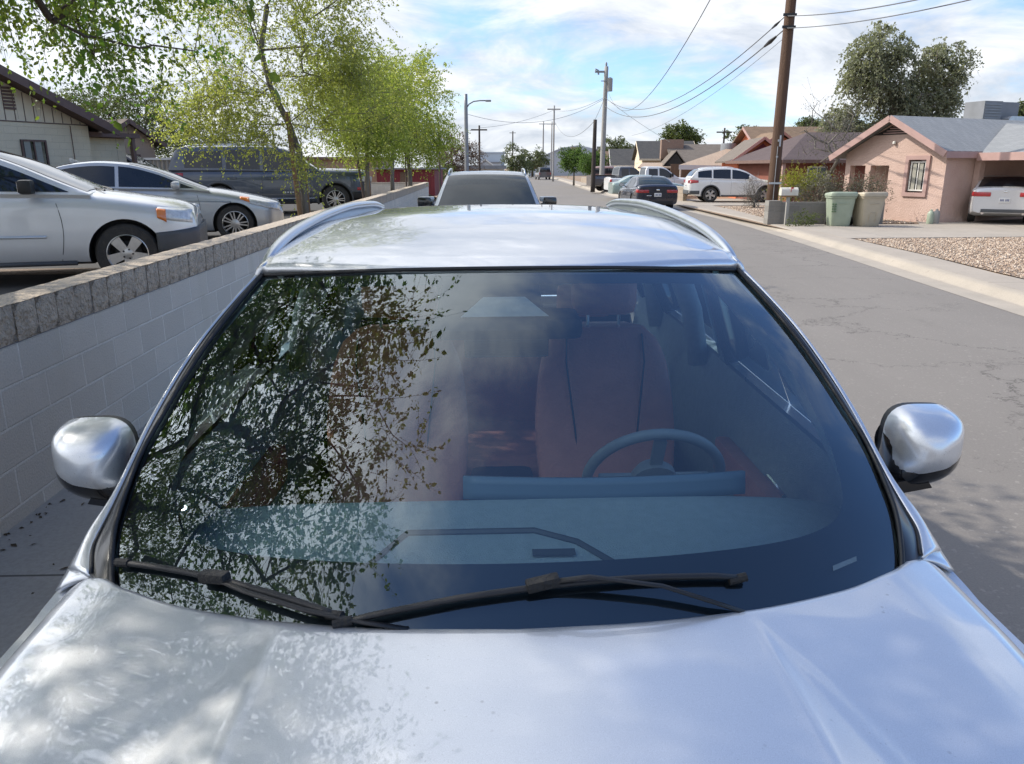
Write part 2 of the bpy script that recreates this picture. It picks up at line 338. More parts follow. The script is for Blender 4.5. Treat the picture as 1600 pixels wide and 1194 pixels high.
# ------------------------------------------------------------ generic vehicle
def bool_cut(o, cutters):
    for c in cutters:
        m = o.modifiers.new('cut', 'BOOLEAN'); m.operation = 'DIFFERENCE'; m.solver = 'EXACT'; m.object = c
    bpy.context.view_layer.update()
    dg = bpy.context.evaluated_depsgraph_get()
    me = bpy.data.meshes.new_from_object(o.evaluated_get(dg)); old = o.data; o.modifiers.clear(); o.data = me
    for c in cutters: bpy.data.objects.remove(c, do_unlink=True)
    bpy.data.meshes.remove(old); autosmooth(o, 32)
def cutter(x, y0, y1, z, r, mat):
    b = MB(); b.lathe([(r, y0), (r, y1)], 40, 0, Matrix.Translation((x, 0, z)), 'y')
    o = b.build('cutter', [mat]); o.hide_render = True; return o
def wheel(parent, x, y, r, side, rim=.66, spokes=5, w=.22, style='five', mrim=None, name='wheel', fresh=True):
    e = empty(name, (x, y, r)); e.parent = parent
    s = side; t = MB(); ri = r*rim
    t.lathe([(ri, -w/2), (r*.93, -w/2), (r*.985, -w*.42), (r, -w*.3), (r, w*.3), (r*.985, w*.42), (r*.93, w/2), (ri+.012, w/2+.004), (ri, w/2-.01), (ri, -w/2)], 48, 0, None, 'y', False)
    t.build('tyre', [M_tyre], e, auto=40)
    b = MB(); yo = s*(w/2)
    b.lathe([(ri*.99, yo-s*.005), (ri*.95, yo-s*.002), (ri*.91, yo-s*.02), (ri*.89, yo-s*.16)], 40, 0, None, 'y', False)
    if style == 'five':
        for k in range(spokes):
            a = 2*math.pi*k/spokes+.3; T = Matrix.Rotation(a, 4, 'Y')
            b.prism([(.10*ri/.3*.3+.03, -.045), (ri*.93, -.062), (ri*.93, .062), (.06, .045)], yo-s*.055, yo-s*.018, 'y', 0, T)
    else:
        for k in range(spokes):
            a = 2*math.pi*k/spokes; T = Matrix.Rotation(a, 4, 'Y')
            for q in (-1, 1):
                b.prism([(.05, q*.012-.012), (ri*.93, q*.034-.011), (ri*.93, q*.034+.011), (.05, q*.012+.012)], yo-s*.06, yo-s*.02, 'y', 0, T)
    b.lathe([(.0, yo-s*.012), (.03, yo-s*.014), (.075, yo-s*.02), (.085, yo-s*.05)], 24, 0, None, 'y', False)
    b.build('rim', [mrim or M_alloy], e, auto=30)
    h = MB(); h.lathe([(0, yo-s*.10), (ri*.62, yo-s*.10), (ri*.62, yo-s*.13), (0, yo-s*.13)], 32, 0, None, 'y'); h.lathe([(0, yo-s*.15), (ri*.9, yo-s*.15)], 32, 0, None, 'y')
    if style == 'five':
        for k in range(5):
            a = 2*math.pi*k/5; h.lathe([(.0, yo-s*.006), (.011, yo-s*.007), (.012, yo-s*.03)], 8, 0, Matrix.Translation((.055*math.cos(a), 0, .055*math.sin(a))), 'y')
    h.build('brake_disc', [M_brake], e, auto=40)
    return e
def copy_tree(o, parent=None):
    c = o.copy(); COL.objects.link(c); c.parent = parent
    for ch in list(o.children): copy_tree(ch, c)
    return c

class Car:
    """s = distance back from the nose; local +X = forward, centre at middle."""
    def __init__(c, name, L, W, hr, paintm, top, hwk, botk, belt, cab, wheels, r, label, cat, group=None, wbw=.96, wrw=.74, clad=None, rim=.66, style='five', spokes=5, mrim=None, crown=.045, arch=None):
        c.L, c.W = L, W; c.P = paintm; c.topf = curve1(top); c.hwf = curve1(hwk); c.botf = curve1(botk); c.crown = crown
        c.root = empty(name, (0, 0, 0), 0, label, cat, group); c.belt = curve1(belt); c.cab = cab
        c.zr = curve1(cab); c.s0, c.s1 = cab[0][0], cab[-1][0]; c.hmax = max(k[1] for k in cab)-c.belt((c.s0+c.s1)/2)
        c.wbw, c.wrw = wbw, wrw; c.wheels, c.r = wheels, r
        ss = sorted(set([0, .015, .04, .08, .14, .2, L-.2, L-.14, L-.08, L-.04, L-.015, L]+[.2+(L-.4)*i/52 for i in range(53)]))
        b = MB(); rings = []
        for s in ss:
            half = c.half(s); rings.append([(L/2-s, y, z) for y, z in half]+[(L/2-s, -y, z) for y, z in half[-2:0:-1]])
        n = len(rings[0]); vs = [p for rr in rings for p in rr]
        fs = [(i*n+j, i*n+(j+1) % n, (i+1)*n+(j+1) % n, (i+1)*n+j) for i in range(len(rings)-1) for j in range(n)]
        fs += [tuple(range(n)), tuple(range((len(rings)-1)*n, len(rings)*n))]
        b.add(vs, fs); body = b.build('body', [paintm, M_brake], c.root); c.body = body
        if wheels:
            cuts = []
            for s in wheels:
                for sd_ in (1, -1):
                    cuts.append(cutter(L/2-s, sd_*(W/2-.34), sd_*(W/2+.1), r, arch or r*1.16, M_brake))
            bool_cut(body, cuts)
            for s in wheels:
                for sd_ in (1, -1): wheel(c.root, L/2-s, sd_*(W/2-.135), r, sd_, rim, spokes, .22, style, mrim)
        else: autosmooth(body, 32)
        c.cabin()
        if clad:
            for s in wheels:
                for sd_ in (1, -1):
                    m = MB(); R0 = (arch or r*1.16)
                    def fn(u, v, s=s, sd_=sd_):
                        a = math.pi*(u*1.16-.08); rr = R0-.004+v*.065; x = c.L/2-s+rr*math.cos(a); z = c.r+rr*math.sin(a)
                        return (x, sd_*(c.side(c.L/2-x, z)+.012-(.012*abs(2*v-1)**3)), z)
                    m.grid(fn, 28, 5); m.build('wheel_arch_trim', [clad], c.root, smooth=True, solid=.02)
    def half(c, s):
        hw = c.W/2*c.hwf(s); top = c.topf(s); bot = c.botf(s); d = top-bot; cr = c.crown
        return [(0, bot), (.8*hw, bot), (.955*hw, bot+.04), (.985*hw, bot+.12*d), (1.0*hw, bot+.30*d), (.998*hw, bot+.5*d), (.992*hw, bot+.68*d), (.99*hw, bot+.80*d),
                (.975*hw, bot+.89*d), (.94*hw, bot+.955*d), (.88*hw, top), (.7*hw, top+cr*.45), (.4*hw, top+cr*.85), (0, top+cr)]
    def side(c, s, z):
        h = c.half(min(max(s, 0), c.L))[2:11]
        if z <= h[0][1]: return h[0][0]
        for (a, b), (d, e) in zip(h, h[1:]):
            if b <= z <= e: return a+(d-a)*(z-b)/(e-b)
        return h[-1][0]
    def wt(c, s):
        h = max(0, c.zr(s)-c.belt(s)); f = min(1, h/c.hmax); return c.W/2*(c.wbw-(c.wbw-c.wrw)*f)
    def cabsec(c, s):
        b = c.belt(s); z = max(c.zr(s), b+.004); wt = c.wt(s); h = z-b; wb = c.W/2*c.wbw*min(1, c.hwf(s)/.985)
        wt = min(wt, wb); e = min(.05, h*.4)
        return [(wb*.97, b-.07), (wb, b), (wb+(wt-wb)*.5, b+(h-e)*.5+.0), (wt, z-e), (wt*.975, z-e*.38), (wt*.90, z-e*.05), (wt*.6, z+.012), (0, z+.02)]
    def cabin(c):
        b = MB(); L = c.L; rings = []
        n_ = 44
        for i in range(n_+1):
            s = c.s0+(c.s1-c.s0)*i/n_; h = c.cabsec(s); rings.append([(L/2-s, y, z) for y, z in h]+[(L/2-s, -y, z) for y, z in h[-2::-1]])
        n = len(rings[0]); vs = [p for rr in rings for p in rr]
        fs = [(i*n+j, i*n+j+1, (i+1)*n+j+1, (i+1)*n+j) for i in range(n_) for j in range(n-1)]
        fs += [tuple(range(n)), tuple(range(n_*n, (n_+1)*n))]
        b.add(vs, fs); b.build('roof', [c.P], c.root, auto=30)
    def sidept(c, s, z, off=.005):
        h = c.cabsec(s); (a, b0), (m, bm_), (d, e) = h[1], h[2], h[3]; t = 0 if e == b0 else (z-b0)/(e-b0); return (a+(d-a)*t+off)
    def side_glass(c, a, b, lo=.03, up=.075, mat=None, frame=True, raise_rear=0.0, n=16, name='side_window'):
        for sd_ in (1, -1):
            m = MB()
            def fn(u, v):
                s = a+(b-a)*u; z0 = c.belt(s)+lo+raise_rear*max(0, u-.6)**2*6; z1 = max(z0+.003, c.zr(s)-up); z = z0+(z1-z0)*v
                return (c.L/2-s, sd_*c.sidept(s, z), z)
            m.grid(fn, n, 4); m.build(name, [mat or M_dglass], c.root, smooth=True)
    def front_glass(c, a, b, name='windshield', w=.9, lift=.006, mat=None):
        m = MB()
        def fn(u, v):
            s = a+(b-a)*v; q = 2*u-1; wt = c.wt(s)*w; k = abs(q)
            return (c.L/2-s, q*wt, c.zr(s)+.02-.010*k*k*1.2+lift-.012*k**6)
        m.grid(fn, 13, 10); m.build(name, [mat or M_dglass], c.root, smooth=True)
    def side_patch(c, name, mat, s0, s1, z0, z1, off=.006, sides=(1, -1), n=8, nz=5, z0b=None, z1b=None, parent=None):
        out = []
        for sd_ in sides:
            m = MB()
            def fn(u, v):
                s = s0+(s1-s0)*u; za = z0+((z0b if z0b is not None else z0)-z0)*u; zb = z1+((z1b if z1b is not None else z1)-z1)*u; z = za+(zb-za)*v
                return (c.L/2-s, sd_*(c.side(s, z)+off), z)
            m.grid(fn, n, nz); out.append(m.build(name, [mat], parent or c.root, smooth=True, solid=off+.01))
        return out
    def seam(c, s, z0, z1, bow=0.0, name='door_seam'):
        c.side_line(name, M_black, [(s+bow*math.sin(math.pi*i/8), z0+(z1-z0)*i/8) for i in range(9)], .004)
    def side_line(c, name, mat, pts, w, off=.0005, sides=(1, -1)):
        for sd_ in sides:
            m = MB(); m.tube([(c.L/2-s, sd_*(c.side(s, z)+off), z) for s, z in pts], w, 5); m.build(name, [mat], c.root, smooth=True)
    def handle(c, s, z, mat=None):
        for sd_ in (1, -1):
            m = MB(); y = c.side(s, z); m.box(c.L/2-s-.10, c.L/2-s+.10, sd_*(y+.006)-.012, sd_*(y+.03)+.0, z-.016, z+.016, 0, None, .008); m.build('door_handle', [mat or c.P], c.root, auto=40)
    def mirrors(c, s, z, mat=None, w=.2, h=.15):
        for sd_ in (1, -1):
            y = c.W/2*c.wbw
            e = MB(); T = Matrix.Translation((c.L/2-s, sd_*(y+.13), z)); e.box(-.07, .07, -w/2, w/2, -h/2, h/2, 0, T, .04)
            e.tube([(c.L/2-s, sd_*(y-.02), z-.05), (c.L/2-s, sd_*(y+.08), z-.03)], .03, 8)
            o = e.build('mirror', [mat or c.P], c.root, auto=40)
            g = MB(); g.box(-.074, -.0705, -w/2+.02, w/2-.02, -h/2+.02, h/2-.02, 0, T); g.build('mirror_glass', [M_chrome], o)
    def rear_box(c, name, mat, y0, y1, z0, z1, off=.0, th=.02, bev=.006, both=False, parent=None):
        for q in ((1, -1) if both else (1,)):
            m = MB(); a, b = sorted((q*y0, q*y1)); m.box(-c.L/2-th-off, -c.L/2+.03-off, a, b, z0, z1, 0, None, bev); o = m.build(name, [mat], parent or c.root, auto=40)
        return o
    def front_box(c, name, mat, y0, y1, z0, z1, off=.0, th=.02, bev=.006, both=False):
        for q in ((1, -1) if both else (1,)):
            m = MB(); a, b = sorted((q*y0, q*y1)); m.box(c.L/2-.03, c.L/2+th+off, a, b, z0, z1, 0, None, bev); o = m.build(name, [mat], c.root, auto=40)
        return o
    def wrap(c, name, mat, s_end, z0, z1, z0e=None, z1e=None, off=.012, rear=False):
        z0e = z0 if z0e is None else z0e; z1e = z1 if z1e is None else z1e; m = MB(); sg = -1 if rear else 1
        def fn(u, v):
            q = 2*u-1; a = abs(q); g = 1 if q >= 0 else -1
            if a > .45: s = s_end*((a-.45)/.55)**1.6; k = (a-.45)/.55
            else: s = 0; k = 0
            za = z0+(z0e-z0)*k; zb = z1+(z1e-z1)*k; z = za+(zb-za)*v; S = c.L-s if rear else s
            y = c.side(S, z)*(1 if a > .45 else a/.45)
            return (sg*(c.L/2-s+off*(1-k)+(.03*(1-(a/.45)**2) if a < .45 else 0)), g*(y+off*(1 if a > .45 else a/.45)), z)
        m.grid(fn, 61, 6); return m.build(name, [mat], c.root, smooth=True, solid=off+.008)
    def roof_rails(c, a, b, mat=None):
        for sd_ in (1, -1):
            m = MB(); pts = []
            for i in range(13):
                s = a+(b-a)*i/12; k = 1-abs(2*i/12-1)**6; pts.append((c.L/2-s, sd_*(c.wt(s)*.93), c.zr(s)+.0+.045*k))
            m.tube(pts, .016, 8, cap=True); m.build('roof_rail', [mat or M_satin], c.root, smooth=True)
    def place(c, x, y, z, heading, ref=(0, 0)):
        """heading = direction the nose points, radians from +X; ref = local point put at x, y"""
        ca, sa = math.cos(heading), math.sin(heading)
        c.root.location = (x-(ref[0]*ca-ref[1]*sa), y-(ref[0]*sa+ref[1]*ca), z); c.root.rotation_euler = (0, 0, heading); return c
    def plate(c, z=.55, w=.3, h=.15, y=0.0):
        o = c.rear_box('license_plate', M_plate, y-w/2, y+w/2, z, z+h, .012, .012, .004)
        m = MB()
        for i, k in enumerate((0, 1, 2, 4, 5, 6)): m.box(-c.L/2-.0262-.001, -c.L/2-.0262+.001, y-w/2+.03+k*.036, y-w/2+.03+k*.036+.022, z+.045, z+.11, 0)
        m.build('plate_characters', [M_ink], o)
HW = lambda L, f=.80, r=.93: [(0, f), (.03, f+.045), (.10, f+.10), (.25, .955), (.5, .985), (.9, 1.), (L-.9, 1.), (L-.4, .985), (L-.12, r+.035), (L-.03, r), (L, r-.03)]

# ------------------------------------------------------------ hero car (silver blue crossover, nose towards the camera)
HC = empty('parked_car', (.055, 0, 0), math.radians(1.8), 'large silver blue crossover nose on in the foreground with tree reflections on its windshield', 'car')
HC.rotation_euler = Euler((0, -math.radians(.4), math.radians(1.8)), 'XYZ')
# cowl / hood rear edge, glass edge, pillar curves (local: x right, y to the rear, z up); s<0 mirrored
Gk = [(.80, 1.395, .975), (.852, 1.50, 1.030), (.885, 1.62, 1.092), (.893, 1.76, 1.166), (.876, 1.91, 1.247), (.836, 2.09, 1.357), (.784, 2.25, 1.453), (.735, 2.392, 1.531)]
Ck = [(0, 1.16, .972), (0, 1.30, 1.056), (0, 1.45, 1.146), (0, 1.60, 1.234), (0, 1.75, 1.319), (0, 1.90, 1.402), (0, 2.05, 1.486), (0, 2.205, 1.566)]
Gc, Cc = curve3(Gk), curve3(Ck)
def glass(u, v, off=0.0):     # u -1..1, v 0..1
    g, c = Gc(v), Cc(v); k = abs(u); x = u*g.x; f = k**2.2
    p = Vector((x, c.y+(g.y-c.y)*f, c.z+(g.z-c.z)*f+.012*(1-k*k)*math.sin(math.pi*v)))
    if off: p = p+Vector((.12*u, -.5, .86)).normalized()*off
    return p
Sk = [(.985, 1.56, 1.0), (.988, 1.66, 1.036), (.972, 1.77, 1.082), (.945, 1.93, 1.196), (.905, 2.06, 1.30), (.86, 2.17, 1.386), (.81, 2.29, 1.462), (.768, 2.405, 1.525)]
Sc = curve3(Sk)
Tk = [(.906, 1.505, 1.016), (.945, 1.62, 1.040), (.950, 1.76, 1.088), (.926, 1.92, 1.203), (.888, 2.055, 1.308), (.845, 2.165, 1.393), (.797, 2.285, 1.468), (.752, 2.40, 1.531)]
Tc = curve3(Tk)
hood_re = curve1([(0, 1.252), (.2, 1.262), (.45, 1.300), (.66, 1.368), (.80, 1.438), (.90, 1.510), (1.0, 1.50)])
zc_h = curve1([(.10, .80), (.16, .868), (.3, .915), (.6, .965), (.95, 1.005), (1.27, 1.034), (1.5, 1.05)])
wid_h = curve1([(.0, .84), (.12, .90), (.3, .955), (.6, .985), (1.0, 1.0), (1.6, 1.0)])
def hood_z(x, y):
    k = abs(x); w = wid_h(y); t = min(1.0, k/w)
    z = zc_h(y)-.018*t*t-.035*t**4
    e = max(0.0, t-.90)/.10; z -= .075*e*e
    d = min(.024, .06*max(0, 1.265-y)); xa = .448+(1.27-y)*.03; xb = .445+(1.27-y)*.37
    if y < 1.27:
        f = (k-xa)/max(1e-4, xb-xa); ff = 0 if f <= 0 else (1 if f >= 1 else f)
        ff = ff*.85+.15*ff*ff*(3-2*ff)
        z += d*(1-ff)-.6*d
        z += .003*math.exp(-((k-xb)/.014)**2)*min(1, (1.27-y)*6)+.002*math.exp(-((k-xa)/.010)**2)*min(1, (1.27-y)*6)
    z += .010*math.exp(-((k-.80)/.09)**2)*sm(0.2, .9, y)
    return z
def build_hero():
    hb = MB()
    def hf(u, v):
        q = 2*u-1; q = math.copysign(abs(q)**.9, q)
        y1 = hood_re(abs(q)); y = .105+(y1-.105)*v; x = q*wid_h(y)
        lip = -.012*max(0, (v-.985)/.015)**2
        nose = -.10*max(0, 1-(y-.105)/.05)**2
        return (x, y, hood_z(x, y)+lip+nose)
    hb.grid(hf, 201, 130); hb.build('hood', [P_hero], HC, smooth=True, solid=.02)
    # body sides, nose and tail
    L = 4.95; yr = .08
    hwb = curve1([(.08, .80), (.11, .86), (.18, .91), (.35, .955), (.7, .99), (1.1, 1.004), (4.0, 1.004), (4.6, .97), (4.9, .90), (5.0, .84)])
    beltx = curve1([(.1, .9), (1.5, .988), (1.75, .975), (2.4, .965), (4.2, .945), (4.8, .90), (5.0, .82)])
    beltz = curve1([(.08, .78), (.16, .84), (.3, .86), (.6, .895), (1.0, .925), (1.45, .945), (1.56, .985), (1.66, 1.03), (1.78, 1.062), (2.4, 1.085), (4.2, 1.12), (4.8, 1.12), (5.0, 1.05)])
    for sd_ in (1, -1):
        ss = [.08, .09, .11, .14, .18]+[.22+4.74*i/90 for i in range(91)]+[4.98, 5.0]
        b = MB()
        def fn(u, v):
            y = ss[int(round(v*(len(ss)-1)))]; hw = hwb(y); zt = beltz(y); bx = min(beltx(y), hw) if y > 1.5 else hw*.999
            pts = [(0, .22), (.8*hw, .22), (.95*hw, .26), (.985*hw, .34), (hw*1.0, .5), (hw, .66), (.997*hw, .78), (hw*.995, zt-.13), (hw*.992, zt-.05), (bx+(hw-bx)*.3, zt-.012), (bx, zt), (bx-.05, zt-.004)]
            i = int(round(u*(len(pts)-1))); return (sd_*pts[i][0], y, pts[i][1])
        b.grid(fn, 12, len(ss)); o = b.build('body_side', [P_hero, M_brake], HC)
        # open arches: drop faces inside wheel circles
        bm = bmesh.new(); bm.from_mesh(o.data)
        rr = .40
        for (wy, wz) in ((.93, .375), (3.93, .375)):
            geom = [v for v in bm.verts if abs(v.co.x) > .5 and (v.co.y-wy)**2+(v.co.z-wz)**2 < (rr+.035)**2]
            for v in geom:
                d = Vector((0, v.co.y-wy, v.co.z-wz)); 
                if d.length > rr*.75: d.normalize(); v.co.y = wy+d.y*(rr+.03); v.co.z = wz+d.z*(rr+.03)
            bmesh.ops.delete(bm, geom=[v for v in bm.verts if abs(v.co.x) > .5 and (v.co.y-wy)**2+(v.co.z-wz)**2 < rr*rr], context='VERTS')
        bm.to_mesh(o.data); bm.free(); autosmooth(o, 40)
    nb = MB()   # nose and tail closing panels
    nb.prism([(-.80, .22), (.80, .22), (.86, .45), (.84, .74), (.78, .80), (-.78, .80), (-.84, .74), (-.86, .45)], .075, .12, 'y'); nb.build('front_bumper', [P_hero], HC, auto=30)
    nb = MB(); nb.prism([(-.82, .24), (.82, .24), (.86, .5), (.83, .95), (.78, 1.04), (-.78, 1.04), (-.83, .95), (-.86, .5)], 4.97, 5.01, 'y'); nb.build('rear_bumper', [P_hero], HC, auto=30)
    g = MB()
    for sd_ in (1, -1): g.box(sd_*.17-.13, sd_*.17+.13, .05, .07, .36, .74, 0, None, .03)
    g.build('grille', [M_gloss], HC, auto=30)
    for sd_ in (1, -1):
        g = MB(); g.box(sd_*.62-.17, sd_*.62+.17, .055, .12, .68, .735, 0, None, .015); g.build('headlight', [M_headl], HC, auto=30)
        g = MB(); g.box(sd_*.6-.24, sd_*.6+.24, 4.99, 5.02, .86, .92, 0, None, .01); g.build('taillight', [M_red], HC, auto=30)
        for wy in (.93, 3.93):
            w = wheel(HC, sd_*.86, wy, .375, 1, .72, 10, .25, 'twin', M_alloy); w.rotation_euler = (0, 0, -math.pi/2*sd_)
            w.location = (sd_*.86, wy, .375)
        for wy in (.93, 3.93):
            aw = MB(); aw.lathe([(.425, sd_*.55), (.425, sd_*.94)], 32, 0, Matrix.Translation((0, wy, .375)), 'x', False); aw.build('wheel_well', [M_black], HC, smooth=True)
    # cowl tray
    b = MB(); b.grid(lambda u, v: Vector(((2*u-1)*.93, hood_re(abs(2*u-1)*.93)-.03+(.14)*v, .955-.02*v)), 21, 2); b.build('cowl_panel', [M_black], HC, solid=.01)
    # windshield glass
    b = MB(); b.grid(lambda u, v: glass(2*u-1, v), 60, 40); ws = b.build('windshield', [M_wshield], HC, smooth=True)
    # navy-tinted black printed border on the inside of the glass
    def inner(a):   # angle -> (u,v)
        c_, s_ = math.cos(a), math.sin(a); n = 9.0 if s_ < 0 else 14
        k = (abs(c_)**n+abs(s_)**n)**(-1/n); uu, vv = c_*k, s_*k
        u = uu*.905; v = .580+vv*(.378 if vv > 0 else .372-.02*uu*uu)
        if vv > 0: u = uu*(.905+.02*vv)
        if vv < 0 : u = uu*(.905+.045*vv)
        return u, v
    def outer(a):
        c_, s_ = math.cos(a), math.sin(a); k = 1/max(abs(c_), abs(s_)); return c_*k*.999, .5+s_*k*.499
    b = MB()
    b.grid(lambda u, v: (lambda p, q: glass(p[0]+(q[0]-p[0])*v, p[1]+(q[1]-p[1])*v, -.014))(inner(u*2*math.pi), outer(u*2*math.pi)), 240, 9, closeu=True)
    b.build('windshield_border', [M_frit], ws, smooth=True)
    # sensor housing behind the glass
    b = MB()
    b.grid(lambda u, v: glass(-.155+.185*(2*u-1)*(1-.0*v)+.105, .985-.20*v, -.016), 12, 10)
    b.build('sensor_border', [M_frit], ws, smooth=True)
    b = MB()
    b.grid(lambda u, v: glass(.0+(.075+.075*v)*(2*u-1), .905-.075*v, -.012), 10, 6); b.build('camera_window', [M_camwin], ws, smooth=True)
    b = MB(); b.box(-.20, .21, 2.02, 2.20, 1.40, 1.46, 0, None, .02); b.build('sensor_housing', [M_frit], HC, auto=40)
    # small service mark low on the right of the glass
    b = MB(); b.grid(lambda u, v: glass(.78+.075*u, .135+.012*u+.012*v, .0006), 6, 3); b.build('glass_sticker', [M_stick], ws, smooth=True)
    # pillar trims
    for sd_ in (1, -1):
        M = lambda p: Vector((sd_*p[0], p[1], p[2]))
        b = MB()
        def f1(u, v):
            g, t = Gc(max(0.02, v)), Tc(v); p = g.lerp(t, u); p = p+Vector((0, -.25, .9))*(.010*math.sin(math.pi*min(1, u*1.15))+.004*(u > 0)); return M(p)
        b.grid(f1, 8, 60); b.build('pillar_trim', [M_trim], HC, smooth=True, solid=.012)
        b = MB()
        def f2(u, v):
            p = Tc(v).lerp(Sc(v), u); p = p+Vector((.25, -.3, .7))*(.012*math.sin(math.pi*u)); return M(p)
        b.grid(f2, 7, 60); b.build('windshield_pillar', [P_hero], HC, smooth=True, solid=.02)
        b = MB(); b.tube([M(Tc(v)+Vector((-.002, 0, .003))) for v in [i/40 for i in range(41)]], .0045, 6); b.build('pillar_seal', [M_black], HC, smooth=True)
        b = MB(); b.tube([M(Gc(max(.02, v))+Vector((.002, -.003, .006))) for v in [i/40 for i in range(41)]], .006, 6); b.build('glass_seal', [M_black], HC, smooth=True)
        # fender top by the pillar base
        b = MB()
        b.grid(lambda u, v: M((Vector((.905+.085*v, 1.512+.0*v, 1.005-.03*v*v))).lerp(Tc(.16+.06*0).lerp(Vector((.992, 1.70, 1.036)), v), u)), 8, 8)
        b.build('fender_corner', [P_hero], HC, smooth=True, solid=.01)
    # roof
    rz = curve1([(2.2, 1.572), (2.5, 1.624), (2.8, 1.658), (3.2, 1.684), (3.6, 1.686), (4.0, 1.668), (4.35, 1.632), (4.6, 1.585)])
    rw = curve1([(2.2, .735), (2.4, .742), (2.8, .735), (3.4, .705), (4.0, .66), (4.6, .62)])
    def rf(u, v):
        q = 2*u-1; k = abs(q); y0 = 2.215+.187*k**2.2; y = y0+(4.62-y0)*v; w = rw(y)
        z = rz(y)-.020*k**2-.022*k**5; z = z if v > .02 else z-.006
        return (q*w, y, z+(1.535-1.542)*0)
    b = MB(); b.grid(rf, 61, 60); b.build('roof', [P_hero], HC, smooth=True, solid=.03)
    b = MB(); b.tube([(q*.742, 2.208+.187*abs(q)**2.2, 1.573-.038*abs(q)**2.2) for q in [i/20-1 for i in range(41)]], .006, 6); b.build('roof_seal', [M_black], HC, smooth=True)
    # side rail over the doors
    for sd_ in (1, -1):
        b = MB(); out = curve3([(.768, 2.402, 1.520), (.80, 2.6, 1.548), (.80, 3.0, 1.575), (.775, 3.5, 1.585), (.735, 4.1, 1.555), (.69, 4.62, 1.49)])
        inn = lambda v: (lambda y: Vector((rw(y)-.006, y, rz(y)-.044)))(2.402+(4.62-2.402)*v)
        b.grid(lambda u, v: (lambda p: (sd_*p.x, p.y, p.z))(inn(v).lerp(out(v), u)+Vector((.3, 0, .8))*(.014*math.sin(math.pi*u))), 8, 50); b.build('roof_side', [P_hero], HC, smooth=True, solid=.02)
        # windows below it
        top = out
        def wf(u, v, a=0, e=1):
            v = a+(e-a)*v; t = top(v); y = t.y; bz = beltz(y); bx = beltx(y)-.01; return (sd_*(bx+(t.x-bx)*u), y, bz+(t.z-bz)*u)
        for nm, a, e in (('side_window', .02, .38), ('side_window', .41, .76), ('side_window', .79, .97)):
            b = MB(); b.grid(lambda u, v: wf(u, v, a, e), 6, 14); b.build(nm, [M_sglass if a < .1 else M_pglass], HC, smooth=True)
        for a, e in ((.375, .415), (.755, .795), (.965, 1.)):
            b = MB(); b.grid(lambda u, v: wf(u, v, a, e), 6, 4); b.build('door_pillar', [M_gloss], HC, smooth=True, solid=.05)
        # front triangle between windshield pillar and door glass
        b = MB()
        def tf(u, v):
            s_ = Sc(.28+.72*v); y = s_.y; yy = y; bz = beltz(yy); bx = beltx(yy)-.012; return (sd_*(bx+(s_.x-.008-bx)*u), yy, bz+(s_.z-bz)*u)
        b.grid(tf, 6, 20); b.build('side_window', [M_sglass], HC, smooth=True)
        # roof rail
        b = MB(); rk = [(.752, 2.43, 1.542), (.745, 2.56, 1.590), (.735, 2.75, 1.628), (.715, 2.98, 1.655), (.685, 3.25, 1.677), (.645, 3.55, 1.690), (.60, 3.85, 1.684), (.572, 4.02, 1.662)]
        rc = curve3(rk)
        def rfn(u, v):
            a = 2*math.pi*u; p = rc(v); w = .020*(1-.6*abs(2*v-1)**5); h = .017*(1-.5*abs(2*v-1)**5); return (sd_*(p.x+w*math.cos(a)), p.y, p.z+h*math.sin(a))
        b.grid(rfn, 14, 60, closeu=True); b.build('roof_rail', [M_satin], HC, smooth=True)
        b = MB(); b.grid(lambda u, v: (lambda p: (sd_*(p.x+(.006 if u > .5 else -.012)), p.y, min(p.z-.006, 9) if u > .5 else rz(p.y)-.045))(rc(v)), 2, 40); b.build('rail_base', [M_satin2], HC, smooth=True)
    # tail: hatch with rear window
    b = MB(); b.grid(lambda u, v: ((2*u-1)*(.63+.2*v), 4.60+.34*(.62+.38*v), 1.575-.50*(.62+.38*v)), 12, 6); b.build('tailgate', [P_hero], HC, smooth=True, solid=.03)
    b = MB(); b.grid(lambda u, v: ((2*u-1)*(.63+.12*v), 4.60+.21*v, 1.575-.31*v), 12, 8); b.build('rear_window', [M_rglass], HC, smooth=True)
    b = MB(); b.box(-.9, .9, 1.35, 4.9, .24, .30); b.box(-.80, .80, 4.5, 4.90, .3, 1.0); b.build('floor_pan', [M_intblack], HC)
    # door mirrors
    for sd_ in (1, -1):
        e = empty('door_mirror', (1.132 if sd_ > 0 else -1.088, 1.90, 1.118), 0); e.parent = HC; e.rotation_euler = (0, 0, -sd_*math.radians(6))
        b = MB()
        def mf(u, v):    # v 0 back rim -> 1 front pole ; u angle round
            a = 2*math.pi*u; ca, sa = math.cos(a), math.sin(a); n = 3.6
            k = (abs(ca)**n+abs(sa)**n)**(-1/n); x, z = ca*k, sa*k
            hx, hz = .103, .104
            f = (1-min(1, v)**3.6)**.5
            k2 = .5+.5*x; xo = x*hx*f; zo = z*hz*f*(1-.32*k2**1.8)+.012*k2*k2*f; zo += .004
            y = .075-.155*v**1.2
            if v < .2: y += .02*x*(1-v*5)
            return (sd_*(xo-.010*v), y+.02*max(0, x)**2*f, zo+.006*x*f)
        b.grid(mf, 48, 18, closeu=True); b.build('mirror_cap', [P_hero], e, smooth=True)
        b = MB()   # black lower shell
        b.grid(lambda u, v: (lambda p: (p[0]*1.015, p[1]*.97+.004, p[2]*1.02-.020))(mf(u, v)), 48, 14, closeu=True); b.build('lower_shell', [M_gloss], e, smooth=True)
        b = MB()
        b.grid(lambda u, v: (lambda p: (p[0]*(1.02-.03*v), p[1]-.008+.04*v, p[2]*(1.035-.03*v)-.006))(mf(u, 0)), 48, 3, closeu=True); b.build('rim', [M_black], e, smooth=True)
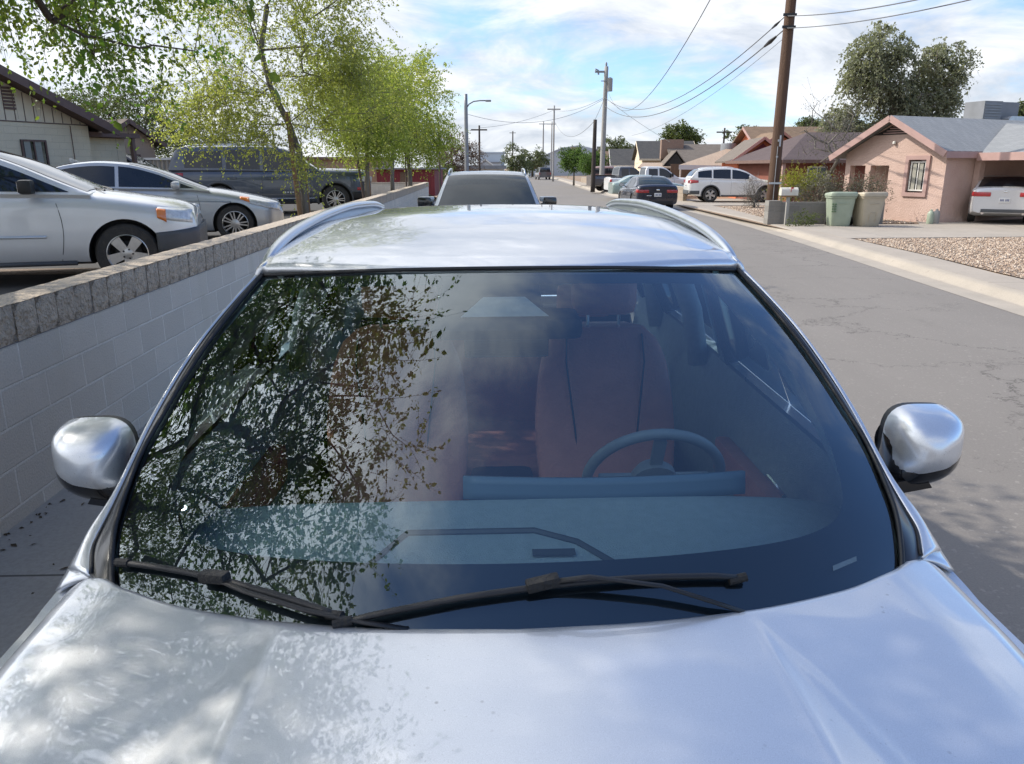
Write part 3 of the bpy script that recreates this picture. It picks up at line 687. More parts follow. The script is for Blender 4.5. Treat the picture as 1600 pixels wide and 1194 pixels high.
        b = MB(); b.add([(sd_*x*.113, .105+.022*x+.02*max(0, x)**2, max(-.072, z*.082)) for x, z in [(math.cos(2*math.pi*i/32), math.sin(2*math.pi*i/32)) for i in range(32)]], [tuple(range(32))]); b.build('mirror_glass', [M_chrome], e)
        b = MB()   # indicator strip on the outer lower front
        b.grid(lambda u, v: (lambda p: (p[0]*1.02, p[1]-.004, p[2]*1.03-.001))(mf((-.17+.15*u) % 1.0 if sd_ > 0 else (-.17+.15*u) % 1.0, .36+.08*v)), 14, 3); b.build('indicator', [M_headl], e, smooth=True)
        b = MB(); b.prism([(-.02, -.065), (-.165, -.10), (-.165, -.135), (.0, -.095)] if sd_ > 0 else [(.02, -.065), (.165, -.10), (.165, -.135), (0, -.095)], -.045, .055, 'y'); b.build('mirror_arm', [M_gloss], e, auto=30)
    for sd_ in (1, -1):
        for y0 in (1.86, 2.98, 3.86):
            z0 = .32 if y0 < 3.5 else .86
            b = MB(); b.tube([(sd_*1.0035, y0, z0), (sd_*1.0035, y0, .66), (sd_*1.001, y0, .80), (sd_*.999, y0, beltz(y0)-.13), (sd_*.996, y0, beltz(y0)-.05), (sd_*(beltx(y0)+.002), y0, beltz(y0)-.002)], .004, 5); b.build('door_seam', [M_black], HC, smooth=True)
        for y0 in (2.78, 3.66):
            b = MB(); b.box(sd_*1.006-.012, sd_*1.006+.012, y0-.11, y0+.11, .86, .885, 0, None, .009); b.build('door_handle', [P_hero], HC, auto=40)
        b = MB(); b.box(sd_*.985-.03, sd_*.985+.03, 1.42, 3.42, .23, .31, 0, None, .012); b.build('side_sill', [M_black], HC, auto=40)
    # wipers
    def wiper(blade, clip, arm, nm='wiper'):
        e = empty(nm, (0, 0, 0)); e.parent = HC
        def onG(x, y, off=.02):   # point above the glass by scanning v
            best = None
            u = x/.86
            for i in range(0, 300):
                p = glass(u*.86/max(.01, Gc(i/1000*1).x), i/1000., 0)
                d = abs(p.y-y)
                if best is None or d < best[0]: best = (d, p)
            return best[1]+Vector((0, -.5, .86))*off
        pts = [onG(blade[0][0]+(blade[1][0]-blade[0][0])*i/14, blade[0][1]+(blade[1][1]-blade[0][1])*i/14, .015) for i in range(15)]
        b = MB(); b.tube(pts, [.006]+[.0078]*13+[.006], 8, flat=.75); b.build('wiper_blade', [M_black], e, smooth=True)
        b = MB(); b.tube([p+Vector((0, .010, -.006)) for p in pts], .004, 5); b.build('rubber_edge', [M_gloss], e)
        p0 = pts[0]; d = (pts[1]-p0).normalized()
        for pe, dd in ((pts[0], d), (pts[-1], -d)):
            b = MB(); b.tube([pe-dd*.006, pe+dd*.03], .0092, 8); b.build('end_cap', [M_rubber], e, auto=40)
        c0 = onG(clip[0], clip[1], .019); T = Matrix.Translation(c0)@d.to_track_quat('X', 'Z').to_matrix().to_4x4()
        b = MB(); b.box(-.030, .035, -.013, .013, -.010, .011, 0, T, .005); b.build('wiper_clip', [M_rubber], e, auto=40)
        ap = [c0]+[onG(x, y, o) for x, y, o in arm]
        b = MB(); b.tube(ap, [.009]+[.0072]*(len(ap)-2)+[.007], 6, flat=.5); b.build('wiper_arm', [M_black], e, smooth=True)
    wiper(((-.835, 1.50), (-.33, 1.285)), (-.60, 1.400), [(-.52, 1.352, .026), (-.40, 1.30, .026), (-.28, 1.268, .016), (-.20, 1.255, .004)])
    wiper(((-.335, 1.272), (.452, 1.352)), (.05, 1.315), [(.14, 1.318, .038), (.28, 1.310, .034), (.38, 1.296, .02), (.46, 1.290, .004)])
    # interior
    b = MB()
    zd = curve1([(1.2, .90), (1.45, .955), (1.7, .985), (1.9, .985), (1.98, .95), (2.02, .86), (2.03, .6)])
    b.grid(lambda u, v: ((2*u-1)*.90, 1.2+.83*v, zd(1.2+.83*v)-.03*abs(2*u-1)**6), 31, 30); b.build('dashboard', [M_dash], HC, smooth=True)
    b = MB()
    for k in range(26): b.box(-.34+k*.026, -.34+k*.026+.020, 1.43, 1.46, .958, .964)
    b.build('defroster_grille', [M_intblack], HC)
    b = MB(); b.tube([(-.42, 1.47, .966), (-.36, 1.52, .974), (-.25, 1.72, .99), (.06, 1.72, .99), (.16, 1.66, .988), (.30, 1.49, .972)], .008, 6); b.box(-.05, .02, 1.465, 1.52, .965, .985, 0, None, .01); b.box(.05, .15, 1.60, 1.625, .985, .99); b.build('dash_trim', [M_intgrey], HC, auto=40)
    b = MB(); b.grid(lambda u, v: (-.12+.79*u, 2.0-.05*math.sin(math.pi*u)*.6+.015*v, .955+.062*v), 20, 4); b.build('display_screen', [M_screen], HC, smooth=True, solid=.02)
    sw = empty('steering_wheel', (.455, 2.19, .925)); sw.parent = HC; sw.rotation_euler = (math.radians(-62), 0, 0)
    T = Matrix.Identity(4); b = MB()
    def tor(u, v):
        a, c_ = 2*math.pi*u, 2*math.pi*v; R0 = .205; r_ = .017; return ((R0+r_*math.cos(c_))*math.cos(a), (R0+r_*math.cos(c_))*math.sin(a)*.97, r_*math.sin(c_))
    b.grid(tor, 48, 11, closeu=True); b.build('wheel_ring', [M_leather], sw, smooth=True)
    b = MB(); b.lathe([(0, .04), (.05, .035), (.07, .01), (.072, -.02), (0, -.03)], 28); b.box(-.17, .17, -.02, .02, -.008, .008, 0, None, .006); b.box(-.02, .02, -.17, 0, -.008, .008, 0, None, .006); b.build('hub', [M_leather], sw, auto=40)
    b = MB(); b.tube([(.075*math.cos(a), .075*math.sin(a), .0) for a in [math.pi*(.1+.8*i/12) for i in range(13)]], .005, 6); b.build('hub_trim', [M_chrome], sw, smooth=True)
    b = MB(); b.tube([(.11, .02, -.06), (.24, .055, -.07)], .006, 6); b.build('stalk', [M_intgrey], sw)
    def seat(x):
        e = empty('seat', (x, 2.72, .33)); e.parent = HC
        b = MB()
        def bk(u, v):
            a = 2*math.pi*u; ca, sa = math.cos(a), math.sin(a); w = .235+.035*math.sin(math.pi*min(1, v*1.1))-.09*max(0, v-.80)**1.2*4*.6
            w *= (1-.45*max(0, v-.93)/.07*.5); th = .085-.025*v
            k = (abs(ca)**2.6+abs(sa)**2.6)**(-1/2.6); X_, Y_ = ca*k*w, sa*k*th
            if Y_ < 0: Y_ -= .045*min(1, (abs(X_)/w)**3)*(1-v*.6)-.015
            return (X_, Y_+.02+.20*v, .22+.70*v)
        b.grid(bk, 40, 18, closeu=True); top = [bk(i/40, 1) for i in range(40)]; b.add(top, [tuple(range(40))]); b.build('backrest', [M_redl], e, smooth=True)
        b = MB()
        for q in (-1, 1): b.tube([(q*.10, .005, .32), (q*.12, .055, .55), (q*.15, .125, .80), (q*.145, .17, .90)], .004, 5)
        b.build('seat_piping', [M_intblack], e)
        b = MB(); b.box(-.25, .25, -.52, .06, .06, .22, 0, None, .06); b.build('seat_cushion', [M_redl], e, auto=60)
        b = MB(); b.box(-.125, .125, .15, .25, .97, 1.14, 0, None, .045); o = b.build('headrest', [M_redl], e, auto=60)
        b = MB()
        for q in (-.06, .06): b.tube([(q, .21, .88), (q, .205, 1.0)], .007, 8)
        b.build('headrest_post', [M_chrome], o)
    seat(.40); seat(-.40)
    b = MB(); b.box(-.68, .68, 3.55, 3.75, .45, 1.12, 0, None, .06); b.box(-.68, .68, 3.05, 3.6, .45, .66, 0, None, .05)
    for q in (-.42, .42): b.box(q-.13, q+.13, 3.68, 3.76, 1.14, 1.30, 0, None, .03)
    b.build('rear_bench', [M_redl], HC, auto=60)
    b = MB(); b.box(-.13, .13, 2.1, 3.0, .4, .66, 0, None, .04); b.build('centre_console', [M_intblack], HC, auto=40)
    for sd_ in (1, -1):
        b = MB(); b.grid(lambda u, v: (sd_*(beltx(1.6+3*v)-.05-.06*math.sin(math.pi*u)), 1.6+3*v, .32+(beltz(1.6+3*v)-.34)*u), 8, 12); o = b.build('door_panel', [M_dash], HC, smooth=True)
        b = MB(); b.box(sd_*.84-.03, sd_*.84+.03, 1.95, 2.75, .72, .86, 0, None, .02); b.build('door_armrest', [M_redl], o, auto=50)
        b = MB(); b.tube([(sd_*.80, 2.02, .93), (sd_*.80, 2.16, .935)], .008, 6); b.build('door_lever', [M_chrome], o)
        for t_, y in ((.385, 3.25), (.775, 4.1)):
            b = MB(); b.tube([(sd_*.87, y-.02, 1.02), (sd_*.83, y-.01, 1.25), (sd_*.72, y-.03, 1.52)], .045, 8); b.build('inner_pillar', [M_dash], HC, smooth=True)
        b = MB(); b.tube([(sd_*(Sc(v).x-.055), Sc(v).y+.03, Sc(v).z-.03) for v in [.25+.75*i/12 for i in range(13)]], .045, 8); b.build('inner_pillar', [M_dash], HC, smooth=True)
    b = MB(); b.grid(lambda u, v: (lambda y: ((2*u-1)*(rw(y)-.02), y, rz(y)-.06-.03*abs(2*u-1)**3))(2.30+.19*abs(2*u-1)**2.2+(2.3-.19*abs(2*u-1)**2.2)*v), 20, 20); b.build('headliner', [M_liner], HC, smooth=True)
    b = MB(); b.box(-.12, .12, 2.32, 2.5, 1.52, 1.56, 0, None, .015); b.build('overhead_console', [M_intgrey], HC, auto=40)
    b = MB(); b.box(-.115, .125, 2.09, 2.115, 1.335, 1.405, 0, None, .012); b.tube([(0, 2.10, 1.39), (0, 2.09, 1.47)], .012, 8); b.build('rear_view_mirror', [M_gloss], HC, auto=40)
    for q in (-.42, .44):
        b = MB(); b.box(q-.21, q+.21, 2.35, 2.52, 1.525, 1.545, 0, None, .008); b.build('sun_visor', [M_liner], HC, auto=40)
M_wshield = glassmat('windshield_glass', (.86, 1.0, 1.0), 1.52, .0, 2.5, dust=.003)
M_rglass = glassmat('rear_glass', (.7, .76, .76), 1.5, .0, 1.6)
M_pglass = glassmat('privacy_glass', (.50, .56, .58), 1.5, .0, 1.6)
M_sglass = glassmat('side_glass', (.62, .70, .70), 1.5, .0, 1.8)
M_frit = pm('ceramic_border', (.003, .007, .015), (.004, .009, .018), 5, .5)  # navy tint put into the black border to stand in for reflected sky
M_camwin = pm('camera_window', (.42, .47, .48), (.36, .41, .42), 40, .4)
M_stick = pm('glass_sticker', (.10, .15, .19), (.08, .12, .15), 40, .5)
M_trim = pm('satin_black_trim', (.020, .021, .024), (.030, .030, .033), 9, .33, coat=.2)
M_satin2 = pm('satin_aluminium_base', (.45, .48, .50), (.40, .43, .45), 5, .35, metal=.8)
M_intblack = pm('interior_black', (.012, .013, .015), (.02, .02, .022), 20, .7)
M_intgrey = pm('interior_grey', (.09, .10, .105), (.07, .08, .085), 20, .5)
M_dash = pm('dashboard_soft', (.46, .54, .54), (.39, .47, .47), 40, .55, bump=.5, bscale=300)
M_screen = pm('screen_back', (.17, .25, .32), (.18, .26, .33), 5, .4)
M_leather = pm('wheel_leather', (.26, .29, .31), (.29, .32, .34), 30, .5)
M_redl = pm('red_leather', (.66, .27, .20), (.58, .23, .17), 14, .5, bump=.4, bscale=120)
M_liner = pm('headliner_cloth', (.62, .63, .63), (.55, .56, .56), 60, .9)
build_hero()
# ------------------------------------------------------------ ground, road, walks
def sheet(name, poly, z, mat, kind='structure', zfn=None, thick=None, label=None):
    b = MB(); n = len(poly)
    if thick: b.prism(poly, z-thick, z, 'z')
    else: b.add([(x, y, z if zfn is None else zfn(x, y)) for x, y in poly], [tuple(range(n))])
    o = b.build(name, [mat]); return tag(o, kind=kind)
def strip(name, left, right, z, mat, zb=None):   # left/right polylines [(x,y)]
    b = MB(); n = len(left)
    b.add([(x, y, z) for x, y in left]+[(x, y, z) for x, y in right], [(i, n+i, n+i+1, i+1) for i in range(n-1)])
    if zb is not None:
        for pl in (left, right): b.add([(x, y, z) for x, y in pl]+[(x, y, zb) for x, y in pl], [(i, i+1, n+i+1, n+i) for i in range(n-1)])
        b.add([(left[0][0], left[0][1], z), (right[0][0], right[0][1], z), (right[0][0], right[0][1], zb), (left[0][0], left[0][1], zb)], [(0, 1, 2, 3)])
    return tag(b.build(name, [mat]), kind='structure')
gb = MB(); gb.grid(lambda u, v: (-1800+3600*u, -60+3200*v, -.03), 30, 30); tag(gb.build('ground', [M_dirt]), kind='structure')
def dense(k, step=3.0):
    f = curve1([(y, x) for x, y in k]); ys = [k[0][1]]
    while ys[-1] < k[-1][1]: ys.append(min(k[-1][1], ys[-1]+max(step, ys[-1]*.06)))
    return [(f(y), y) for y in ys]
RC = [(6.55, -14), (6.85, 5), (7.05, 10.5), (7.4, 15), (7.82, 21), (8.15, 28), (8.1, 36), (7.5, 44), (6.75, 56), (6.75, 70), (7.05, 95), (7.2, 125), (6.6, 180), (5.2, 240), (2, 330), (-8, 480)]
rc = dense(RC); rfun = curve1([(y, x) for x, y in RC])
WX = lambda y: -2.345-.042*y         # street face of the block wall
LCb = lambda y: (-1.22-.036*y) if y < 46 else (-1.22-.036*46-.012*(y-46)-(.9*sm(46, 60, y)))
ys = [p[1] for p in rc]
strip('road', [(LCb(y), y) for y in ys], [(x, y) for x, y in rc], 0.0, M_road)
strip('gutter', [(x-.42, y) for x, y in rc], [(x, y) for x, y in rc], 0.004, M_curb)
def rollcurb():
    b = MB(); prof = [(0, .004), (.05, .02), (.12, .085), (.18, .115), (.30, .12)]
    n = len(prof); b.grid(lambda u, v: (lambda i, j: (rc[j][0]+prof[i][0], rc[j][1], prof[i][1]))(int(round(u*(n-1))), int(round(v*(len(rc)-1)))), n, len(rc)); tag(b.build('curb', [M_curb], smooth=True), kind='structure')
rollcurb()
SWI = [(8.2, -14), (8.2, 12.3), (8.5, 16.3), (8.6, 21), (9.2, 28), (9.5, 36), (9.0, 44), (8.4, 56), (8.4, 70), (8.6, 95), (8.7, 125), (8.1, 180), (6.6, 240), (3.4, 330), (-6.6, 480)]
sf = curve1([(y, x) for x, y in SWI])
strip('sidewalk', [(x+.30, y) for x, y in rc], [(sf(y), y) for y in ys], .122, M_walk, 0)
b = MB(); b.add([(8.0, -14, .10), (60, -14, .10), (60, 240, .10), (6.5, 240, .10), (8, 120, .10), (8.1, 60, .10)], [tuple(range(6))]); tag(b.build('yard_ground', [M_dirt]), kind='structure')
# left sidewalk, curb
yl = [y for y in ys if y <= 46]+[46]
strip('sidewalk', [(WX(y)-.02, y) for y in yl], [(LCb(y)-.15, y) for y in yl], .12, M_walkL, 0)
strip('curb', [(LCb(y)-.15, y) for y in yl], [(LCb(y), y) for y in yl], .124, M_curb, 0)
# parking lot behind the wall
LZ = lambda x, y: .46+.0048*y
b = MB(); b.grid(lambda u, v: (lambda y: ((-45)*(1-u)+(WX(y)-.16)*u, y, LZ(0, y)))(-14+52*v), 12, 14); tag(b.build('parking_lot', [M_lot]), kind='structure')
sheet('gravel_path', [(-14, 9.4), (-4.0, 10.15), (-3.6, 10.55), (-4.2, 10.75), (-14, 10.0)], 0, M_grav, zfn=lambda x, y: LZ(x, y)+.004)
sheet('gravel_path', [(-9, 17.5), (-3.5, 17.9), (-3.6, 19.6), (-9, 19.2)], 0, M_drive, zfn=lambda x, y: LZ(x, y)+.006)
b = MB(); b.add([(-45, 38, .64), (-4.0, 38, .64), (-4.3, 46, .12), (-4.4, 60, .02), (-60, 60, .3)], [(0, 1, 2), (0, 2, 3), (0, 3, 4)]); tag(b.build('dirt_lot', [M_dirt]), kind='structure')
b = MB(); b.grid(lambda u, v: (-60+55.3*u, 60+180*v, .02+.003*v), 8, 8); tag(b.build('dirt_lot', [M_dirt]), kind='structure')

# ------------------------------------------------------------ block wall on the left
wang = math.atan(.042)
wall = empty('block_wall', (WX(0), 0, 0), wang, 'long low painted block wall with rough tan cap running along the left sidewalk', 'wall')
# local: +X along the wall (forward), -Y towards the street
wall.rotation_euler = (0, 0, math.pi/2+wang)
LEN = 37.1
b = MB(); b.box(-8, LEN, .0, .19, 0, 1.0); b.build('painted_blocks', [M_wallblk], wall)
b = MB(); x = -8; r = random.Random(3)
while x < LEN-.01:
    w = .2; nx, nz = (5, 5) if x < 16 else (2, 2)
    jj = [[r.uniform(-.007, .009) for _ in range(nx)] for _ in range(nz)]
    o_ = r.uniform(-.003, .004)
    def ff(u, v, x=x, jj=jj, o_=o_, nx=nx, nz=nz):
        i, j = int(round(u*(nx-1))), int(round(v*(nz-1))); ed = (i in (0, nx-1)) or (j in (0, nz-1))
        return (x+.004+(w-.008)*u, -.012-o_-(0 if ed else jj[j][i]+.004)+(.006 if ed else 0), 1.004+.190*v)
    b.grid(ff, nx, nz); b.box(x+.004, x+w-.004, -.010-o_+.004, .20, 1.004, 1.194, 0); x += w
b.build('cap_blocks', [M_cap], wall)
b = MB(); b.box(-8, LEN, -.002, .192, .996, 1.190); b.build('cap_mortar', [M_mortar], wall)
b = MB(); b.grid(lambda u, v: (-8+(LEN+8)*u, -.014+.219*v, 1.1965+.0018*math.sin(u*900)), 400, 3); b.build('cap_top', [M_captop], wall)
# return wall at the far end of the lot and its corner
ex, ey = WX(37)-.2, 37.0
rw_ = empty('block_wall', (ex, ey, .0), 0, 'short return wall of tan capped blocks closing the far end of the parking lot', 'wall')
b = MB(); b.box(-13, .0, 0, .19, .2, 1.12); b.build('painted_blocks', [M_wallblk], rw_)
b = MB(); b.box(-13, .02, -.01, .2, 1.12, 1.19); b.build('cap_blocks', [M_captop], rw_)
# ------------------------------------------------------------ trees
def leaf_mesh(pos, drc, size, hexa=False):
    n = len(pos); d = drc/np.linalg.norm(drc, axis=1, keepdims=True)
    r_ = RNG.normal(size=(n, 3)); s = np.cross(d, r_); s /= np.linalg.norm(s, axis=1, keepdims=True)+1e-9; up = np.cross(s, d)
    L_ = (size*RNG.uniform(.65, 1.25, n))[:, None]; W_ = L_*.30
    if hexa:
        V = np.stack([pos, pos+d*L_*.35+s*W_+up*W_*.25, pos+d*L_*.75+s*W_*.6+up*W_*.1, pos+d*L_, pos+d*L_*.75-s*W_*.6+up*W_*.1, pos+d*L_*.35-s*W_+up*W_*.25], 1)
        F = np.arange(n)[:, None, None]*6+np.array([[0, 1, 2, 3], [0, 3, 4, 5]])[None]; k = 6; nf = 2*n
    else:
        V = np.stack([pos, pos+d*L_*.5+s*W_*1.1+up*W_*.2, pos+d*L_, pos+d*L_*.5-s*W_*1.1+up*W_*.2], 1)
        F = np.arange(n)[:, None]*4+np.arange(4)[None]; k = 4; nf = n
    return V.reshape(-1, 3), F.reshape(nf, 4)
def mesh_np(name, V, F, mat, parent=None):
    me = bpy.data.meshes.new(name); me.vertices.add(len(V)); me.vertices.foreach_set('co', V.astype(np.float32).ravel())
    me.loops.add(F.size); me.loops.foreach_set('vertex_index', F.astype(np.int32).ravel()); me.polygons.add(len(F))
    me.polygons.foreach_set('loop_start', np.arange(0, F.size, F.shape[1], dtype=np.int32)); me.polygons.foreach_set('loop_total', np.full(len(F), F.shape[1], np.int32))
    me.update(calc_edges=True); me.validate(); return link(name, me, mat, parent)
def make_tree(name, base, trunk_pts, ells, K, twigs, leaves, lsize, mat, bark, trunk_r, label, group=None, twl=.45, droop=.5, hexa=False, bare=False, tw_r=.003, showtwig=True, cat='tree', shell=.35, crown_name='crown'):
    """ells: list of (centre, radii, weight). clusters joined to a trunk skeleton; twigs carry the leaves"""
    rg = np.random.default_rng(abs(hash((round(base[0], 2), round(base[1], 2), K))) % 99991 if False else int(abs(base[0]*131+base[1]*977)+K) % 99991)
    root = empty(name, base, 0, label, cat, group)
    ws = np.array([e[2] for e in ells], float); ws /= ws.sum(); cl = []
    while len(cl) < K:
        e = ells[rg.choice(len(ells), p=ws)]; v = rg.normal(size=3); v /= np.linalg.norm(v); rr = rg.uniform(shell, 1)**.6
        cl.append(np.array(e[0])+v*rr*np.array(e[1]))
    cl = np.array(cl)
    nodes = [np.array(p, float) for p in trunk_pts]; par = [-1]+list(range(len(nodes)-1)); tip = nodes[-1]
    split0 = max(1, len(nodes)//2)
    order = np.argsort(np.linalg.norm(cl-nodes[-1], axis=1))
    ends = []
    for i in order:
        c = cl[i]; P_ = np.array(nodes[split0:]); d = np.linalg.norm(P_-c, axis=1); pen = d+np.maximum(0, P_[:, 2]-c[2]+.1)*1.1
        j = int(np.argmin(pen))+split0; a = nodes[j]; m = max(1, int(np.linalg.norm(c-a)/.45)); pj = j
        for q in range(1, m+1):
            t = q/m; p = a+(c-a)*t+np.array([0, 0, .12*np.linalg.norm(c-a)*math.sin(math.pi*t)])+rg.normal(size=3)*.035*(q < m)
            nodes.append(p); par.append(pj); pj = len(nodes)-1
        ends.append(pj)
    n = len(nodes); cnt = np.zeros(n)
    for e in ends: cnt[e] += 1
    for i in range(n-1, 0, -1): cnt[par[i]] += cnt[i]
    rad = trunk_r*np.maximum(cnt/max(1, cnt[0]), 1e-4)**.50*.8; rad = np.maximum(rad, .004)
    for i in range(len(trunk_pts)): rad[i] = trunk_r*(1.15-.45*i/len(trunk_pts))
    b = MB(); kids = {}
    for i in range(1, n): kids.setdefault(par[i], []).append(i)
    done = set(); stack = [0]
    tb = MB(); tb.tube([nodes[i] for i in range(len(trunk_pts))], [rad[i]*(1.25 if i == 0 else 1) for i in range(len(trunk_pts))], 12)
    starts = [(p, c) for p in range(n) for c in kids.get(p, []) if not (c < len(trunk_pts))]
    used = set()
    for p, c in starts:
        if c in used: continue
        ch = [p, c]; used.add(c)
        while kids.get(ch[-1]):
            ks = [k for k in kids[ch[-1]] if k not in used]
            if not ks: break
            k = max(ks, key=lambda q: cnt[q]); used.add(k); ch.append(k)
        b.tube([nodes[i] for i in ch], [min(rad[ch[1]]*1.05, rad[ch[0]])]+[rad[i] for i in ch[1:]], 6 if rad[ch[1]] > .015 else 4)
    tb.build('trunk', [bark], root, smooth=True)
    if b.v: b.build('branches', [bark], root, smooth=True)
    # twigs
    T = K*twigs; st = np.repeat(np.array([nodes[e] for e in ends]), twigs, 0)+rg.normal(size=(T, 3))*.10
    out = st-np.array(ells[0][0]); out /= np.linalg.norm(out, axis=1, keepdims=True)+1e-6
    dr = rg.normal(size=(T, 3))*.8+out*.55; dr[:, 2] *= .7; dr /= np.linalg.norm(dr, axis=1, keepdims=True)
    Ls = twl*rg.uniform(.45, 1.3, T)
    def pt(t): return st+dr*(Ls*t)[:, None]+np.array([0, 0, -1.])*(droop*Ls*t*t)[:, None]
    if showtwig:
        seg = 4; vs = []; ring = []
        for q in range(seg+1):
            t = np.full(T, q/seg); c = pt(t); r_ = tw_r*(1-.7*q/seg)
            for a in range(3): vs.append(c+np.array([math.cos(a*2.1), math.sin(a*2.1), .3*math.sin(a*3.)])*r_)
        V = np.stack(vs, 1).reshape(-1, 3); k = (seg+1)*3; F = []
        for q in range(seg):
            for a in range(3): F.append([q*3+a, q*3+(a+1) % 3, (q+1)*3+(a+1) % 3, (q+1)*3+a])
        F = (np.arange(T)[:, None, None]*k+np.array(F)[None]).reshape(-1, 4); mesh_np('twigs', V, F, bark, root)
    if not bare:
        ts = rg.uniform(.08, 1.02, (T, leaves)); P_ = []; D_ = []
        for q in range(leaves):
            t = ts[:, q]; c = pt(t); d = dr*.5+rg.normal(size=(T, 3))*.7+np.array([0, 0, -.45]); P_.append(c+rg.normal(size=(T, 3))*.012); D_.append(d)
        V, F = leaf_mesh(np.concatenate(P_), np.concatenate(D_), lsize, hexa); mesh_np('leaves' if crown_name == 'crown' else crown_name, V, F, mat, root)
    return root
L_ash = leafmat('ash_leaf', (.08, .15, .025), (.13, .22, .04), (.19, .22, .04), .45)
L_yel = leafmat('spring_leaf', (.26, .28, .07), (.37, .38, .13), (.30, .33, .08), .58)
L_lime = leafmat('lime_leaf', (.24, .29, .06), (.34, .38, .10), (.22, .27, .05), .58)
L_olv = leafmat('olive_leaf', (.075, .10, .03), (.13, .15, .05), (.06, .085, .03), .4)
L_euc = leafmat('eucalyptus_leaf', (.22, .23, .16), (.30, .31, .22), (.17, .185, .12), .4)
L_dk = leafmat('far_leaf', (.10, .12, .06), (.15, .17, .08), (.08, .10, .05), .35)
L_mid = leafmat('round_tree_leaf', (.08, .14, .03), (.12, .19, .05), (.07, .12, .03), .4)
L_gry = leafmat('grey_shrub_leaf', (.13, .12, .085), (.20, .185, .13), (.10, .10, .06), .2)
L_pur = leafmat('dry_leaf', (.14, .085, .07), (.19, .13, .10), (.12, .09, .06), .2)
L_bush = leafmat('yellow_bush_leaf', (.20, .22, .03), (.30, .29, .05), (.14, .18, .03), .4)
B_brn = pm('bark', (.12, .09, .065), (.07, .055, .04), 12, .95, bump=3, bscale=30, stretch=(1, 1, .3))
B_gry = pm('grey_bark', (.20, .18, .15), (.13, .115, .10), 12, .95, bump=2, bscale=30, stretch=(1, 1, .3))
M_post = pm('stake_wood', (.26, .16, .08), (.17, .10, .055), 6, .85, bump=1, bscale=40, stretch=(1, 1, .15))
M_postd = pm('weathered_post', (.12, .085, .065), (.07, .05, .04), 6, .85, bump=1, bscale=40, stretch=(1, 1, .15))
# overhead ash, trunk behind the wall out of frame left
make_tree('ash_tree', (-5.2, 2.4, .46), [(0, 0, 0), (.02, .05, .9), (.1, .1, 1.7), (.3, .3, 2.4), (.6, .5, 3.1)],
          [((2.1, .5, 3.6), (2.4, 2.6, 1.05), 6.0), ((-.8, .9, 4.0), (1.6, 2., 1.3), 1.6), ((1.05, 5.4, 3.1), (1.6, 1.5, .85), 1.6), ((.9, 3.0, 3.5), (2.0, 1.6, 1.0), 2.0), ((-.6, 5.6, 2.8), (.7, .9, .7), .35), ((3.1, .3, 3.2), (1.25, 2.0, .9), 1.5), ((2.4, 2.2, 3.6), (1.5, 1.6, .9), 1.3)],
          600, 9, 13, .050, L_ash, B_brn, .14, 'large dense ash tree whose leafy branches hang over the upper left corner', None, .55, .55, True, tw_r=.0028, shell=.1)
def D(px, y): return X(px, y)
# street trees behind the wall
make_tree('ash_tree', (D(474, 14.2), 14.2, .50), [(0, 0, 0), (-.02, 0, .8), (-.05, 0, 1.6), (-.22, .05, 2.1), (-.5, .1, 2.7), (-.62, .1, 3.3), (-.45, .1, 4.0)],
          [((-.35, 0, 3.3), (2.1, 1.6, 1.6), 3), ((-1.25, -.2, 2.35), (1.1, 1.1, .75), 1.7), ((.8, .2, 2.6), (1.1, 1.1, .9), 1.1), ((.5, 0, 4.8), (1.6, 1.3, .9), 1.5), ((-.8, -.3, 4.5), (1.2, 1.1, .9), .7), ((.15, -.9, 1.45), (.35, .3, .25), .12), ((.75, -.6, 3.2), (.9, .7, .7), .6)],
          400, 10, 14, .042, L_yel, B_gry, .055, 'slender yellow green tree tied to a wooden stake beside the dark blue SUV', 'young trees along the block wall', .42, .45, tw_r=.003, shell=.15)
make_tree('ash_tree', (D(572, 21.5), 21.5, .56), [(0, 0, 0), (0, 0, .9), (.05, 0, 1.6), (.1, .05, 2.2), (.1, .05, 3.)],
          [((0, 0, 2.9), (1.45, 1.4, 1.35), 3), ((.3, 0, 2.1), (1.2, 1.1, .7), 1.4), ((-.5, 0, 3.6), (1.0, .9, .7), .8)],
          240, 9, 16, .052, L_lime, B_gry, .06, 'bright lime green tree with two thin leaning stakes in the middle of the row', 'young trees along the block wall', .45, .4, showtwig=False, shell=.1)
make_tree('ash_tree', (D(640, 29.5), 29.5, .60), [(0, 0, 0), (0, 0, .9), (-.05, 0, 1.7), (.1, .05, 2.5), (.2, .05, 3.4)],
          [((.1, 0, 3.6), (1.75, 1.7, 1.9), 3), ((.4, 0, 2.3), (1.5, 1.3, .8), 1.6), ((-.8, 0, 3.2), (1.2, 1.2, 1.4), 1.4)],
          300, 9, 16, .062, L_lime, B_gry, .07, 'fullest tree at the far right end of the row by the wall corner', 'young trees along the block wall', .5, .4, showtwig=False, shell=.1)
make_tree('ash_tree', (D(612, 25.5), 25.5, .58), [(0, 0, 0), (0, 0, .9), (.05, 0, 1.7), (.1, .05, 2.3)],
          [((0, 0, 3.1), (1.5, 1.4, 1.5), 3), ((-.9, 0, 2.9), (1.2, 1.2, 1.1), 1.2)],
          180, 9, 15, .058, L_yel, B_gry, .06, 'tree with a dark trunk crowded between the lime green tree and the fullest tree', 'young trees along the block wall', .5, .4, showtwig=False, shell=.1)
